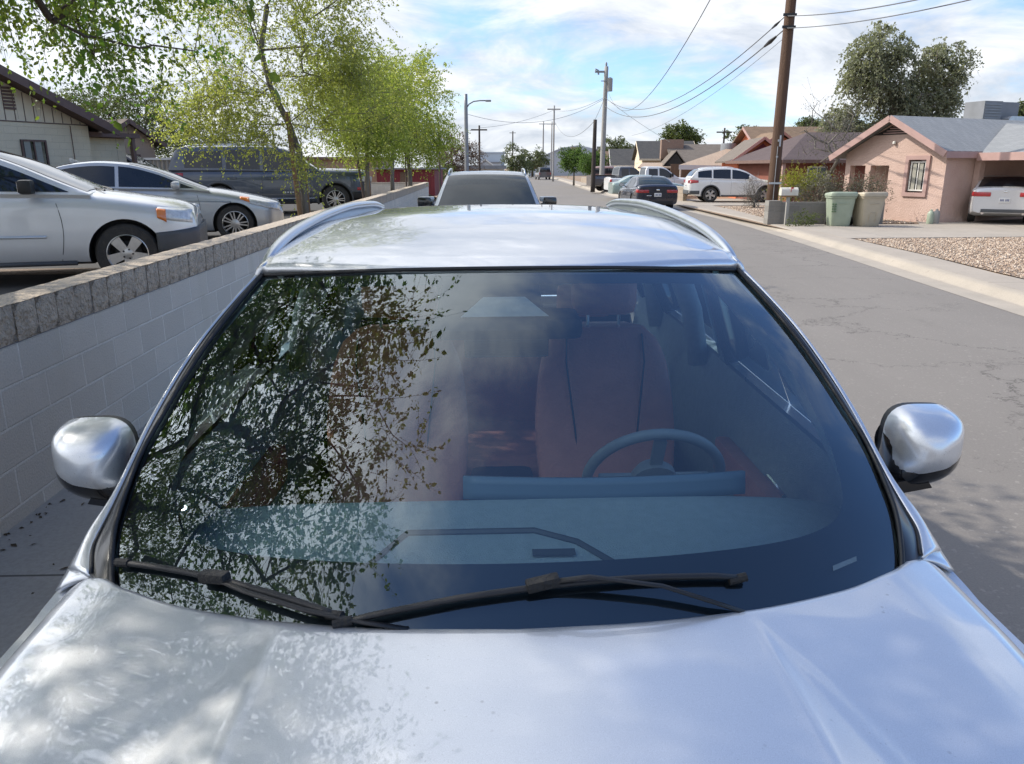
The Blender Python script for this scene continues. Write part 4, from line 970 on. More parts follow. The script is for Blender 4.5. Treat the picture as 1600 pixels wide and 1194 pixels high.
def stake(px, y, h, lean=0.0, mat=None, r=.035, label='', px2=None):
    x = D(px, y); z = LZ(x, y); b = MB(); n = 7
    pts = [(x+lean*i/n, y+.01*math.sin(i), z+h*i/n) for i in range(n+1)]
    b.tube([(p[0]-x, p[1]-y, p[2]-z) for p in pts], r, 10); o = b.build('tree_stake', [mat or M_post], smooth=False, auto=40); o.location = (x, y, z); return tag(o, label, 'stake', 'stakes beside the young trees')
stake(466, 14.05, 2.25, -.12, M_post, .045, 'thick orange brown stake against the trunk of the nearest young tree')
stake(480, 14.3, 1.45, -.05, M_post, .028, 'thinner greyish stake just right of the thick orange brown stake')
stake(569, 21.4, 2.0, -.22, M_postd, .03, 'leaning dark stake right of the dark blue SUV')
stake(577, 21.8, 1.8, -.04, M_post, .022, 'thin upright stake right of the leaning dark stake')
stake(634, 29.3, 1.9, .0, M_postd, .03, 'dark stake in front of the fullest tree at the far end of the row')
stake(642, 29.8, 1.7, .05, M_post, .022, 'pale brown stake touching the trunk of the fullest tree')
# background trees on the left
make_tree('tree', (D(218, 36), 36, .6), [(0, 0, 0), (-.1, 0, 1.2), (-.2, 0, 2.2), (0, 0, 3.)], [((-.3, 0, 3.6), (2.6, 2, 1.7), 3), ((.9, 0, 2.9), (1.6, 1.5, 1.2), 1)],
          190, 7, 11, .085, L_olv, B_brn, .13, 'bushy green tree behind the beige corrugated fence', None, .6, .4, showtwig=False, shell=.1)
make_tree('tree', (D(305, 44), 44, .6), [(0, 0, 0), (0, 0, 1.2), (.1, 0, 2.2)], [((0, 0, 2.6), (3.4, 2, 1.6), 3), ((3, 0, 2.1), (2.6, 1.5, 1.1), 1.4)],
          190, 7, 11, .11, L_dk, B_brn, .14, 'darker wide tree in the gap behind the dark blue SUV', None, .7, .4, showtwig=False, shell=.1)
make_tree('tree', (D(150, 48), 48, .6), [(0, 0, 0), (0, 0, 1.6), (.1, 0, 3.0)], [((0, 0, 4.4), (2.6, 2, 1.4), 3)],
          110, 7, 10, .11, L_olv, B_brn, .14, 'rounded tree top rising behind the tan gabled house', None, .7, .4, showtwig=False, shell=.1)
make_tree('dry_tree', (D(712, 74), 74, .0), [(0, 0, 0), (-.1, 0, 1.2), (0, 0, 2.0)], [((0, 0, 3.0), (2.6, 2, 2.0), 3)],
          170, 9, 8, .10, L_pur, B_brn, .14, 'brownish purple dry tree between the row of trees and the tall light pole', None, .8, .3, tw_r=.012, shell=.1)
make_tree('shrub', (D(686, 62), 62, .0), [(0, 0, 0), (0, 0, .6), (0, 0, 1.0)], [((0, 0, 1.5), (1.6, 1.3, 1.2), 3)],
          90, 7, 9, .10, L_olv, B_brn, .08, 'grey green shrub at the foot of the brownish purple tree', None, .6, .3, showtwig=False, cat='shrub', shell=.1)
# right side trees
make_tree('eucalyptus_tree', (D(1384, 47), 47, .1), [(0, 0, 0), (0, 0, 1.5), (.1, 0, 3.0), (.1, 0, 4.5), (.0, 0, 6)],
          [((-1.2, 0, 7.4), (1.75, 1.4, 2.3), 3.2), ((2.5, 0, 6.9), (1.8, 1.3, 1.9), 2.6), ((-2.4, 0, 4.2), (1.7, 1.3, 1.5), 1.5), ((1.4, 0, 4.6), (2.3, 1.4, 1.5), 1.8), ((.2, 0, 5.6), (1.3, 1.2, 1.5), .7), ((3.9, 0, 4.0), (.9, .8, .5), .2)],
          400, 9, 13, .15, L_euc, B_gry, .26, 'tall grey green eucalyptus with two rounded crowns behind the pink house', None, .75, 1.0, tw_r=.008, shell=.1)
make_tree('bare_tree', (D(1296, 31), 31, .1), [(0, 0, 0), (-.05, 0, .8), (.05, 0, 1.5)], [((-.3, 0, 3.0), (1.3, 1, 1.5), 2), ((.5, 0, 2.6), (1.0, .8, .7), 1)],
          60, 7, 2, .05, L_gry, B_gry, .10, 'thin leafless tree with fine grey branches between the wooden pole and pink house', None, .6, -.2, tw_r=.007, shell=.1)
make_tree('shrub', (D(1240, 28.5), 28.5, .1), [(0, 0, 0), (0, 0, .4), (0, 0, .7)], [((0, 0, 1.15), (.75, .6, .55), 3), ((.6, 0, 1.3), (.6, .5, .4), 1)],
          80, 8, 11, .045, L_bush, B_brn, .05, 'yellow green shrub behind the mailbox', None, .35, .2, showtwig=False, cat='shrub', shell=.1)
make_tree('shrub', (D(1285, 26.6), 26.6, .1), [(0, 0, 0), (0, 0, .3), (0, 0, .6)], [((0, 0, .9), (.95, .6, .65), 3)],
          90, 8, 7, .05, L_gry, B_gry, .05, 'dry grey bush behind the low block wall left of the bins', None, .4, .0, tw_r=.004, cat='shrub', shell=.1)
make_tree('shrub', (D(1352, 26.2), 26.2, .1), [(0, 0, 0), (0, 0, .3), (0, 0, .5)], [((0, 0, .95), (.8, .5, .45), 3)],
          70, 8, 7, .045, L_gry, B_gry, .05, 'grey bush rising behind the green and beige bins', None, .35, -.1, tw_r=.004, cat='shrub', shell=.1)
make_tree('shrub', (D(1183, 35), 35, .1), [(0, 0, 0), (0, 0, .2), (0, 0, .4)], [((0, 0, .65), (.55, .5, .6), 3)],
          50, 9, 1, .03, L_gry, B_gry, .05, 'bare twiggy bush at the nose of the white SUV', None, .4, .1, tw_r=.008, cat='shrub', shell=.1)
make_tree('shrub', (D(1262, 24.0), 24.0, .12), [(0, 0, 0), (0, 0, .05), (0, 0, .1)], [((0, 0, .14), (.38, .15, .12), 3)],
          24, 6, 9, .04, L_olv, B_gry, .01, 'small weedy plant at the foot of the low block wall', None, .2, -.3, showtwig=False, cat='plant', shell=.0)
for px, y, zc_, w, h, lab in ((897, 80, 2.6, 1.5, 1.15, 'left small round green tree behind the block pillars'), (927, 76, 2.2, 1.4, 1.0, 'right small round green tree behind the black pole')):
    make_tree('tree', (D(px, y), y, .1), [(0, 0, 0), (0, 0, .8), (0, 0, 1.4)], [((0, 0, zc_), (w, 1.2, h), 3)], 170, 8, 12, .11, L_mid, B_gry, .08, lab, 'small round trees', .5, .3, showtwig=False, shell=.1)
for px, y, zt, w, h, lab, mt in ((806, 150, 5.1, 2.6, 3.3, 'tall dark green tree standing in the distance at the end of the street', L_dk), (832, 165, 5.2, 3.4, 2.6, 'second distant tree overlapping the grey warehouse', L_dk),
                              (961, 118, 5.6, 2.6, 1.9, 'rounded tree rising behind the white house with dark roof', L_dk), (1061, 95, 6.3, 2.0, 1.3, 'small tree top behind the tan brick chimney', L_olv), (1160, 100, 6.1, 2.3, 1.9, 'round dark tree right of the rooftop cooler', L_dk),
                              (1594, 70, 6.9, 1.6, .8, 'tree top peeking over the right end of the pink house roof', L_dk), (1259, 75, 5.8, .9, .6, 'small tree top above the orange brown roof', L_dk)):
    make_tree('tree', (D(px, y), y, .0), [(0, 0, 0), (0, 0, zt*.3), (0, 0, zt*.6)], [((0, 0, zt-h*.6), (w, w*.8, h), 3), ((w*.35, 0, zt-h*.9), (w*.8, w*.7, h*.7), 1.2)], 120, 7, 10, .22, mt, B_brn, .2, lab, None, .9, .4, showtwig=False, shell=.1)
# ------------------------------------------------------------ buildings
R_grey = shingle('grey_shingle', (.30, .31, .315), (.24, .25, .26))
R_dark = shingle('charcoal_shingle', (.07, .07, .072), (.095, .092, .09))
R_brown = shingle('brown_shingle', (.21, .18, .155), (.16, .135, .115))
R_mar = shingle('maroon_shingle', (.13, .10, .10), (.10, .078, .08))
R_or = shingle('orange_brown_shingle', (.27, .19, .13), (.20, .14, .10))
R_tan = pm('tan_metal_roof', (.42, .32, .24), (.32, .24, .18), 3, .7, stretch=(6, .4, 1))
W_pink = pm('pink_stucco', (.56, .41, .35), (.48, .34, .285), 1.6, .92, bump=2.2, bscale=22, detail=9)
W_pinkt = pm('dusty_pink_trim', (.42, .275, .25), (.36, .235, .21), 4, .7)
W_cream = brickmat('cream_block', (.82, .70, .50), (.78, .66, .47), (.68, .58, .43), .42, .2, .006, 'xz', .85, .2, 40, .5)
W_creams = pm('cream_siding', (.78, .66, .48), (.72, .60, .43), 3, .85)
W_brn = pm('brown_trim', (.17, .105, .085), (.13, .08, .065), 5, .75)
W_tan = pm('tan_stucco', (.42, .30, .215), (.36, .255, .18), 2, .9, bump=1, bscale=20)
W_wht = pm('white_wall', (.72, .70, .65), (.62, .60, .56), 2, .85)
W_or = pm('orange_stucco', (.66, .20, .09), (.58, .17, .075), 2, .9, bump=1, bscale=20)
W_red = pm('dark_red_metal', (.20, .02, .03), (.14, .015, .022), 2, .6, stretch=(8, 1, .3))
W_gry = pm('grey_siding', (.22, .23, .25), (.17, .18, .19), 2, .8)
W_wh = pm('grey_warehouse_metal', (.46, .49, .53), (.42, .45, .49), .3, .7, stretch=(10, 1, .3))
W_whl = pm('pale_warehouse_metal', (.50, .54, .58), (.45, .48, .52), .3, .7)
W_wood = pm('fence_wood', (.17, .11, .075), (.10, .065, .045), 3, .85, bump=1, bscale=30, stretch=(9, 9, .5))
W_corr = pm('beige_corrugated_metal', (.38, .33, .27), (.31, .27, .225), 1.5, .6, stretch=(1, 1, .4))
W_galv = pm('galvanised_metal', (.50, .51, .52), (.40, .41, .42), 5, .4, metal=.7)
M_shade = pm('window_shade', (.34, .33, .28), (.28, .27, .23), 3, .8, stretch=(1, 1, 9))
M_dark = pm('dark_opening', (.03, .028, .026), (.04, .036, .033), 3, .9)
M_pole = pm('creosote_pole', (.125, .070, .042), (.07, .038, .024), 4, .85, bump=1.5, bscale=22, stretch=(4, 4, .12))
M_dpole = pm('dark_pole', (.035, .028, .024), (.05, .04, .033), 4, .85)
M_wpole = pm('weathered_grey_pole', (.34, .33, .31), (.26, .25, .235), 4, .8, stretch=(4, 4, .2))
M_steel = pm('galvanised_pole', (.26, .27, .28), (.22, .23, .24), 5, .55, metal=.4)
M_cable = pm('cable', (.10, .105, .115), (.13, .135, .14), 3, .7)
class Bld:
    """local frame: x along the front (screen right), y away from the street viewer"""
    def __init__(s, name, loc, rz, label, cat='house', group=None): s.r = empty(name, loc, rz, label, cat, group)
    def box(s, nm, mat, *a, bev=0, parent=None): b = MB(); b.box(*a, 0, None, bev); return b.build(nm, [mat], parent or s.r)
    def prism(s, nm, mat, poly, h0, h1, axis='y', parent=None): b = MB(); b.prism(poly, h0, h1, axis); return b.build(nm, [mat], parent or s.r)
    def slab(s, nm, mat, pts, th=.09, parent=None):   # quad roof plane, thick downward
        b = MB(); n = len(pts); b.add([tuple(p) for p in pts]+[(p[0], p[1], p[2]-th) for p in pts], [tuple(range(n)), tuple(range(n, 2*n))[::-1]]+[(i, (i+1) % n, n+(i+1) % n, n+i) for i in range(n)]); return b.build(nm, [mat], parent or s.r)
    def bars(s, nm, mat, segs, w=.05, h=.05, parent=None):
        b = MB()
        for p, q in segs:
            p, q = Vector(p), Vector(q); d = (q-p); L = d.length; T = Matrix.Translation(p)@d.to_track_quat('X', 'Z').to_matrix().to_4x4(); b.box(0, L, -w/2, w/2, -h/2, h/2, 0, T)
        return b.build(nm, [mat], parent or s.r)
    def window(s, x0, x1, z0, z1, y, frame=.06, mf=None, mg=None, sgn=-1, mull=1, trim=None, tw=.12, axis='y', blinds=False):
        """window in a wall facing -y (axis y) or facing -x (axis x)"""
        def bx(b, a0, a1, d0, d1, c0, c1):
            if axis == 'y': b.box(a0, a1, min(d0, d1), max(d0, d1), c0, c1)
            else: b.box(min(d0, d1), max(d0, d1), a0, a1, c0, c1)
        b = MB(); bx(b, x0, x1, y-.03, y+.05, z0, z1)
        for (a0, a1, c0, c1) in ((x0, x1, z0, z0+frame), (x0, x1, z1-frame, z1), (x0, x0+frame, z0+frame, z1-frame), (x1-frame, x1, z0+frame, z1-frame)): pass
        m = MB()
        for (a0, a1, c0, c1) in ((x0, x1, z0, z0+frame), (x0, x1, z1-frame, z1), (x0, x0+frame, z0+frame, z1-frame), (x1-frame, x1, z0+frame, z1-frame)): bx(m, a0, a1, y-.06, y-.032, c0, c1)
        for k in range(1, mull+1):
            xm = x0+(x1-x0)*k/(mull+1); bx(m, xm-frame*.35, xm+frame*.35, y-.055, y-.032, z0+frame, z1-frame)
        w = m.build('window', [mf or W_wht], s.r); g = b.build('pane', [mg or M_dglass], w)
        if blinds:
            q = MB()
            for k in range(2): bx(q, x0+frame+(x1-x0-2*frame)*(.06+k*.5), x0+frame+(x1-x0-2*frame)*(.34+k*.5), y-.0315, y-.0305, z0+frame, z1-frame)
            q.build('curtain', [M_shade], w)
        if trim:
            t = MB()
            for (a0, a1, c0, c1) in ((x0-tw, x1+tw, z1+.002, z1+tw), (x0-tw, x1+tw, z0-tw, z0-.002), (x0-tw, x0-.002, z0, z1), (x1+.002, x1+tw, z0, z1)): bx(t, a0, a1, y-.085, y-.0, c0, c1)
            t.build('frame', [trim], w)
        return w
def gable_house(name, loc, rz, w, d, eave, rise, wallm, roofm, trimm, label, ridge='y', over=.35, wins=(), ext=None, gable_mat=None, group=None):
    """ridge 'y': gable end faces the viewer; ridge 'x': slope faces the viewer"""
    B = Bld(name, loc, rz, label, group=group)
    B.box('wall', wallm, 0, w, 0, d, 0, eave)
    if ridge == 'y':
        B.prism('gable', gable_mat or wallm, [(0, eave+.002), (w, eave+.002), (w/2, eave+rise)], .002, d-.002, 'y')
        k = rise/(w/2); o = over
        for q, (xa, xb) in enumerate(((-o, w/2), (w+o, w/2))):
            za = eave-k*o; B.slab('roof', roofm, [(xa, -o, za+.12), (xb, -o, eave+rise+.12), (xb, d+o, eave+rise+.12), (xa, d+o, za+.12)], .09)
        B.bars('fascia', trimm, [((-o, -o-.02, eave-k*o+.03), (w/2, -o-.02, eave+rise+.03)), ((w+o, -o-.02, eave-k*o+.03), (w/2, -o-.02, eave+rise+.03))], .035, .17)
    else:
        B.prism('gable', gable_mat or wallm, [(0, eave+.002), (d, eave+.002), (d/2, eave+rise)], .002, w-.002, 'x')
        k = rise/(d/2); o = over
        for ya, yb in ((-o, d/2), (d+o, d/2)):
            za = eave-k*o; B.slab('roof', roofm, [(-o, ya, za+.12), (w+o, ya, za+.12), (w+o, yb, eave+rise+.12), (-o, yb, eave+rise+.12)], .09)
        B.bars('fascia', trimm, [((-o, -o-.02, eave-k*o+.03), (w+o, -o-.02, eave-k*o+.03)), ((-o-.02, -o, eave-k*o+.03), (-o-.02, d/2, eave+rise+.03)), ((w+o+.02, -o, eave-k*o+.03), (w+o+.02, d/2, eave+rise+.03))], .035, .17)
    for wn in wins: B.window(*wn)
    return B

# --- pink house (gable end towards the street, carport wing on the right)
ph_a = math.atan2(-.9, .42)    # direction of the gable face, far left corner to near right corner
PL = Vector((12.15, 29.05, 0)); PR = Vector((13.85, 25.45, 0)); fw = (PR-PL).length
B = Bld('pink_house', (PL.x, PL.y, .10), math.atan2(PR.y-PL.y, PR.x-PL.x), 'pink stucco house with grey shingle roof and open carport on the right')
# local +x runs along the gable face towards the viewer's right; local +y points into the house
ev = 2.24; rs = 1.06
# wall with porch opening on its left part
def face(segs, y0=0., y1=.25, nm='gable_wall'):
    b = MB()
    for x0, x1, z0, z1 in segs: b.box(x0, x1, y0, y1, z0, z1)
    return b.build(nm, [W_pink], B.r)
face([(0, .22, 0, 1.82), (.88, 1.10, 0, 1.82), (1.86, 2.62, 0, ev), (3.32, fw, 0, ev), (0, 1.86, 1.82, ev), (2.62, 3.32, 0, .95), (2.62, 3.32, 2.0, ev)])
B.prism('gable', W_pink, [(0, ev+.002), (fw, ev+.002), (fw/2, ev+rs)], 0, .25, 'y')
B.box('porch_wall', W_pink, 0, 1.9, 1.3, 1.5, 0, ev); B.box('porch_side', W_pink, 1.86, 2.0, .252, 1.3, 0, ev)
B.window(1.05, 1.55, .9, 1.9, 1.3, .04, W_wht, M_dglass, mull=1, blinds=True)
B.window(2.68, 3.26, 1.0, 1.95, .08, .045, W_wht, M_dglass, mull=1, blinds=True)
b = MB()
for (a0, a1, c0, c1) in ((2.52, 3.42, 2.0, 2.13), (2.52, 3.42, .82, .95), (2.52, 2.645, .95, 2.0), (3.295, 3.42, .95, 2.0)): b.box(a0, a1, -.06, .03, c0, c1)
b.build('window_surround', [W_pinkt], B.r)
# louvred vent in the gable peak
b = MB()
for k in range(5):
    z = ev+.62+k*.075; hw = (ev+rs-z-.12)*(fw/2)/rs*.85; b.box(fw/2-hw, fw/2+hw, -.03, -.004, z, z+.035)
b.build('gable_vent', [W_pinkt], B.r)
B.prism('vent_backing', M_dark, [(fw/2-.62*fw/2/rs*.78, ev+.58), (fw/2+.62*fw/2/rs*.78, ev+.58), (fw/2, ev+rs-.1)], -.003, .0, 'y')
b = MB(); b.lathe([(0, 0), (.05, .0), (.06, .05), (.04, .09), (0, .1)], 12, 0, Matrix.Translation((fw/2, -.06, ev+.28))); b.build('porch_light', [W_wht], B.r, auto=40)
RL = 11.0; k = rs/(fw/2); o = .4
B.slab('roof', R_grey, [(-o, -o, ev-k*o+.13), (fw/2, -o, ev+rs+.13), (fw/2, RL, ev+rs+.13), (-o, RL, ev-k*o+.13)])
B.slab('roof', R_grey, [(fw+.22, -o, ev-k*.22+.13), (fw+.22, RL, ev-k*.22+.13), (fw/2, RL, ev+rs+.13), (fw/2, -o, ev+rs+.13)])
B.bars('fascia', W_pinkt, [((-o, -o-.02, ev-k*o+.04), (fw/2, -o-.02, ev+rs+.04)), ((fw+.22, -o-.02, ev-k*.22+.04), (fw/2, -o-.02, ev+rs+.04)), ((fw+.24, -o, ev-k*.22+.02), (fw+.24, 1.6, ev-k*.22+.02))], .035, .2)
B.box('side_wall', W_pink, fw-.25, fw, .252, 3.2, 0, ev-.1)
# carport wing: roof running to the right with an open bay
B.box('carport_back_wall', W_pink, fw-.25, fw+7, 6.2, 6.4, 0, ev+.1)
B.box('carport_left_wall', W_pink, fw-.30, fw-.05, 3.2, 6.2, 0, ev)
B.box('carport_post', W_pink, fw+.02, fw+.22, 1.35, 1.60, 0, ev-.05); B.box('carport_post', W_pinkt, fw+3.9, fw+4.05, 1.0, 1.2, 0, ev-.15)
B.slab('carport_roof', R_grey, [(fw+.30, 1.15, ev-.05), (fw+6.5, .2, ev-.05), (fw+6.5, 8.5, ev+rs+.02), (fw/2+.35, 8.5, ev+rs+.02), (fw/2+.45, 5.0, ev+rs-.02)])
B.bars('carport_fascia', W_pinkt, [((fw+.25, 1.10, ev-.15), (fw+6.5, .15, ev-.15))], .04, .24)
B.slab('carport_ceiling', W_pinkt, [(fw+.0, 1.3, ev-.17), (fw+6.4, .4, ev-.17), (fw+6.4, 6.3, ev-.13), (fw+.0, 6.3, ev-.13)], .03)
# rooftop cooler on the pink house
ax, ay = X(1552, 31.5), 31.5
ac = empty('rooftop_cooler', (ax, ay, Zat(192, 31.5)-.32), math.radians(18), 'grey boxy rooftop cooler with curved silver duct on the pink house roof', 'cooler')
b = MB(); b.box(-1.05, -.15, -.1, .8, .1, 1.1); b.build('louvred_cabinet', [W_gry], ac)
b = MB()
for q in range(9): b.box(-1.0, -.2, -.125, -.10, .16+q*.10, .20+q*.10)
b.build('louvre', [M_steel], ac)
b = MB(); b.box(-.14, .95, .1, .8, .1, 1.1, 0, None, .03); b.build('dark_panel', [W_gry], ac)
b = MB(); b.prism([(.0, -.05), (.0, .45), (.15, .55), (.9, .55), (1.1, .45), (1.2, .2), (1.2, -.05)], -.35, .08, 'y'); b.build('duct', [W_galv], ac, auto=30)
b = MB()
for q in ((-.9, 0), (.7, 0), (-.9, .6), (.7, .6)): b.box(q[0]-.03, q[0]+.03, q[1]-.03, q[1]+.03, -.45, .1)
b.build('support_leg', [W_galv], ac)

# --- brown roofed house and orange roof between pole and pink house
B = Bld('low_house', (X(1224, 39), 39, .1), math.radians(4), 'low house with dark maroon hip roof between the wooden pole and the pink house')
B.box('wall', pm('shadowed_maroon_wall', (.22, .075, .05), (.17, .06, .04), 2, .9), .3, 8, 0, 7, 0, 2.1); B.slab('roof', R_mar, [(-.3, -.5, 2.1), (8.6, -.5, 2.1), (8.6, 3.5, 3.55), (2.6, 3.5, 3.55)]); B.slab('roof', R_mar, [(-.3, -.5, 2.1), (2.6, 3.5, 3.55), (-.3, 7.5, 2.1)])  # wall darkened to red-brown: its shadow is put into the maroon colour
B.bars('fascia', W_brn, [((-.3, -.53, 2.04), (8.6, -.53, 2.04)), ((-.33, -.5, 2.04), (-.33, 7.5, 2.04))], .04, .16); B.window(1.2, 2.2, .9, 1.8, 0, .05, W_wht, M_dglass)
B.box('porch_post', W_pinkt, -.2, -.06, -.4, -.26, 0, 1.95)
hB = gable_house('far_house', (X(1196, 52), 52, .1), math.radians(3), 11, 7, 2.6, 1.75, W_or, R_or, W_pinkt, 'long house with orange brown shingle roof behind the maroon roofed house', 'x', .5)
B = Bld('orange_house', (X(1153, 46), 46, .1), math.radians(-6), 'small orange stucco house with pink trimmed gable right of the white SUV')
B.box('wall', W_or, 0, 2.6, 0, 6, 0, 2.35); B.prism('gable', W_or, [(-.0, 2.352), (2.6, 2.352), (1.3, 3.3)], .002, 5, 'y')
B.slab('roof', R_brown, [(-.45, -.4, 2.12), (1.3, -.4, 3.44), (1.3, 6, 3.44), (-.45, 6, 2.12)]); B.slab('roof', R_brown, [(3.05, -.4, 2.12), (3.05, 6, 2.12), (1.3, 6, 3.44), (1.3, -.4, 3.44)])
B.bars('fascia', pm('salmon_trim', (.55, .26, .21), (.48, .22, .18), 3, .7), [((-.45, -.44, 2.05), (1.3, -.44, 3.37)), ((3.05, -.44, 2.05), (1.3, -.44, 3.37)), ((.0, -.02, 2.36), (2.6, -.02, 2.36))], .04, .15)
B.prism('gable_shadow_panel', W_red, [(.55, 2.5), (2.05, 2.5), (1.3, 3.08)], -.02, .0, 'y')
B.window(1.0, 1.55, .95, 1.95, 0, .05, W_wht, M_shade)
B.box('entry', W_red, 2.9, 5.2, .4, 2.4, 0, 2.1); B.box('post', W_wht, 2.62, 2.72, -.1, 0.0, 0, 2.1); B.box('porch_roof', R_mar, 2.7, 6.3, -.3, 2.8, 2.12, 2.3)
B = Bld('orange_gable', (X(1183, 50), 50, .1), 0, 'orange gable with salmon trim peeking above the small orange house'); 
B.box('wall', W_or, .2, 2.4, 0, 4, 0, 3.0); B.prism('gable', W_or, [(.2, 3.002), (2.4, 3.002), (1.3, 3.75)], .0, 4, 'y'); B.slab('roof', R_or, [(-.2, -.3, 2.85), (1.3, -.3, 3.93), (1.3, 4, 3.93), (-.2, 4, 2.85)]); B.slab('roof', R_or, [(2.8, -.3, 2.85), (2.8, 4, 2.85), (1.3, 4, 3.93), (1.3, -.3, 3.93)])
B.bars('fascia', MAT['salmon_trim'], [((-.2, -.33, 2.8), (1.3, -.33, 3.87)), ((2.8, -.33, 2.8), (1.3, -.33, 3.87))], .04, .15)
# --- tan metal porch roof house
B = Bld('tan_roof_house', (X(1068, 54), 54, .1), math.radians(-4), 'house with wide tan metal porch roof behind the white SUV')
B.box('wall', W_gry, 2.6, 6.0, 1.2, 6, 0, 2.2); B.box('porch_back', W_wood, -.6, 2.6, 2.0, 2.1, 0, 2.0)
B.slab('porch_roof', R_tan, [(-.4, -.6, 1.92), (3.2, -.8, 1.86), (5.6, 3.4, 3.25), (4.4, 3.8, 3.35)], .1); B.slab('porch_roof', R_tan, [(3.2, -.8, 1.86), (4.9, .4, 2.35), (5.9, 3.2, 3.2), (5.6, 3.4, 3.25)], .08)
B.bars('fascia', W_whl, [((-.4, -.64, 1.78), (3.2, -.84, 1.72))], .04, .3)
for q in (-.3, .6, 1.5, 2.4): B.box('post', W_wht, q, q+.09, -.45, -.36, 0, 1.75)
c = empty('rooftop_cooler', (X(1136, 57), 57, Zat(243, 57)), 0, 'round dark grey cooler on the tan roof', 'cooler')
b = MB(); b.lathe([(.55, 0), (.55, .75), (.5, .82), (0, .84)], 20); b.build('drum', [W_gry], c, auto=40); b = MB(); b.box(-.9, .9, -.5, .5, -.35, 0); b.build('platform', [R_tan], c)
# --- brown shingled house with dark gable and brick chimney
B = Bld('shingled_house', (X(1018, 66), 66, .1), math.radians(-3), 'long grey brown shingled house with a small dark gable and brick chimney')
B.box('wall', W_wood, 0, 8.2, 1.5, 8, 0, 2.0); B.slab('roof', R_brown, [(1.7, .6, 2.05), (8.6, .6, 2.05), (8.6, 4.5, 3.72), (1.7, 4.5, 3.72)]); B.slab('roof', R_brown, [(1.7, 8.4, 2.05), (1.7, 4.5, 3.72), (8.6, 4.5, 3.72), (8.6, 8.4, 2.05)])
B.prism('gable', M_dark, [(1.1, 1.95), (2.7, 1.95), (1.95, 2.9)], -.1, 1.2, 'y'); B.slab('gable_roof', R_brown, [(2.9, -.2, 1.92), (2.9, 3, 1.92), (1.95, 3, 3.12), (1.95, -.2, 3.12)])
B.slab('gable_roof', R_brown, [(.9, -.2, 1.92), (1.95, -.2, 3.12), (1.95, 3, 3.12), (.9, 3, 1.92)]); B.slab('porch_roof', R_tan, [(-1.2, -.6, 1.78), (3.0, -.6, 1.78), (2.8, 1.6, 2.15), (-.6, 1.6, 2.15)], .1)
B.box('chimney', pm('chimney_brick', (.30, .20, .15), (.24, .16, .12), 9, .9), 1.2, 3.1, 3.6, 4.4, 2.5, 4.1)
for q in range(7): B.box('post', W_creams, -.9+q*.62, -.82+q*.62, -.4, -.32, 0, 1.75)
gable_house('grey_gable_house', (X(1003, 76), 76, .1), math.radians(-2), 5.0, 6, 2.6, 1.55, W_creams, R_dark, W_creams, 'cream house end with steep charcoal roof behind the white house', 'x', .3)
# --- white house with charcoal roof
B = gable_house('white_house', (X(958, 84), 84, .1), math.radians(-4), 4.6, 7, 2.0, 1.6, W_wht, R_dark, W_wht, 'white house with charcoal roof beyond the white pickup', 'x', .3, [(1.4, 1.75, .6, 1.6, 0, .04, W_wht, M_shade), (2.6, 3.4, .9, 1.6, 0, .04, W_wht, M_dglass)])
gable_house('wood_house', (X(943, 108), 108, .1), 0, 2.6, 5, 2.2, 1.6, W_wood, R_or, W_wood, 'small brown wood house just left of the white house', 'x', .3)
gable_house('grey_roof_house', (X(938, 122), 122, .1), 0, 7, 6, 3.0, 1.8, W_gry, R_dark, W_gry, 'plain grey roofed building behind the small brown house', 'x', .3)
# warehouse and far buildings
B = Bld('warehouse', (X(826, 176), 176, 0), 0, 'large pale blue grey warehouse at the end of the street on the right')
B.prism('wall', W_wh, [(0, 0), (0, 3.0), (7.5, 6.1), (11, 6.6), (20, 4.6), (20, 0)], 0, 25, 'y'); B.box('upper_panel', W_tan, 9.2, 11.5, -.1, 0, 4.8, 6.2); B.box('dark_wall', W_gry, 13.5, 21, -3, -.1, 0, 5.1); B.box('sign', W_red, 1.0, 3.2, -.1, 0, 1.6, 2.6)
B.slab('roof', W_whl, [(-.2, -.3, 3.05), (7.5, -.3, 6.2), (7.5, 25, 6.2), (-.2, 25, 3.05)], .12)
B = Bld('warehouse', (X(748, 205), 205, 0), 0, 'distant long white building at the end of the street on the left')
B.box('wall', W_whl, 0, 6.5, 0, 12, 0, 5.4); B.box('roof', W_wh, -.3, 6.9, -.3, 12.3, 5.4, 5.7); B.box('lower_wing', W_whl, 0, 5.8, -8, -.1, 0, 2.9); B.box('wing_roof', W_gry, -.3, 6.0, -8.3, 0.1, 2.9, 3.2)
gable_house('far_house', (X(742, 130), 130, 0), 0, 3.4, 5, 1.9, 1.2, W_whl, W_gry, W_wht, 'small pale gabled house beside the distant dark pole', 'y', .3)
B = Bld('low_building', (X(722, 96), 96, 0), 0, 'low flat roofed building with a red wall section behind the light pole', 'building')
B.box('wall', W_wht, -1.8, 5.0, 0, 5, 0, 1.7); B.box('red_section', W_red, -.6, 2.1, -.06, 0, .3, 1.55); B.box('roof', W_gry, -2.1, 5.3, -.5, 5.2, 1.7, 2.1)
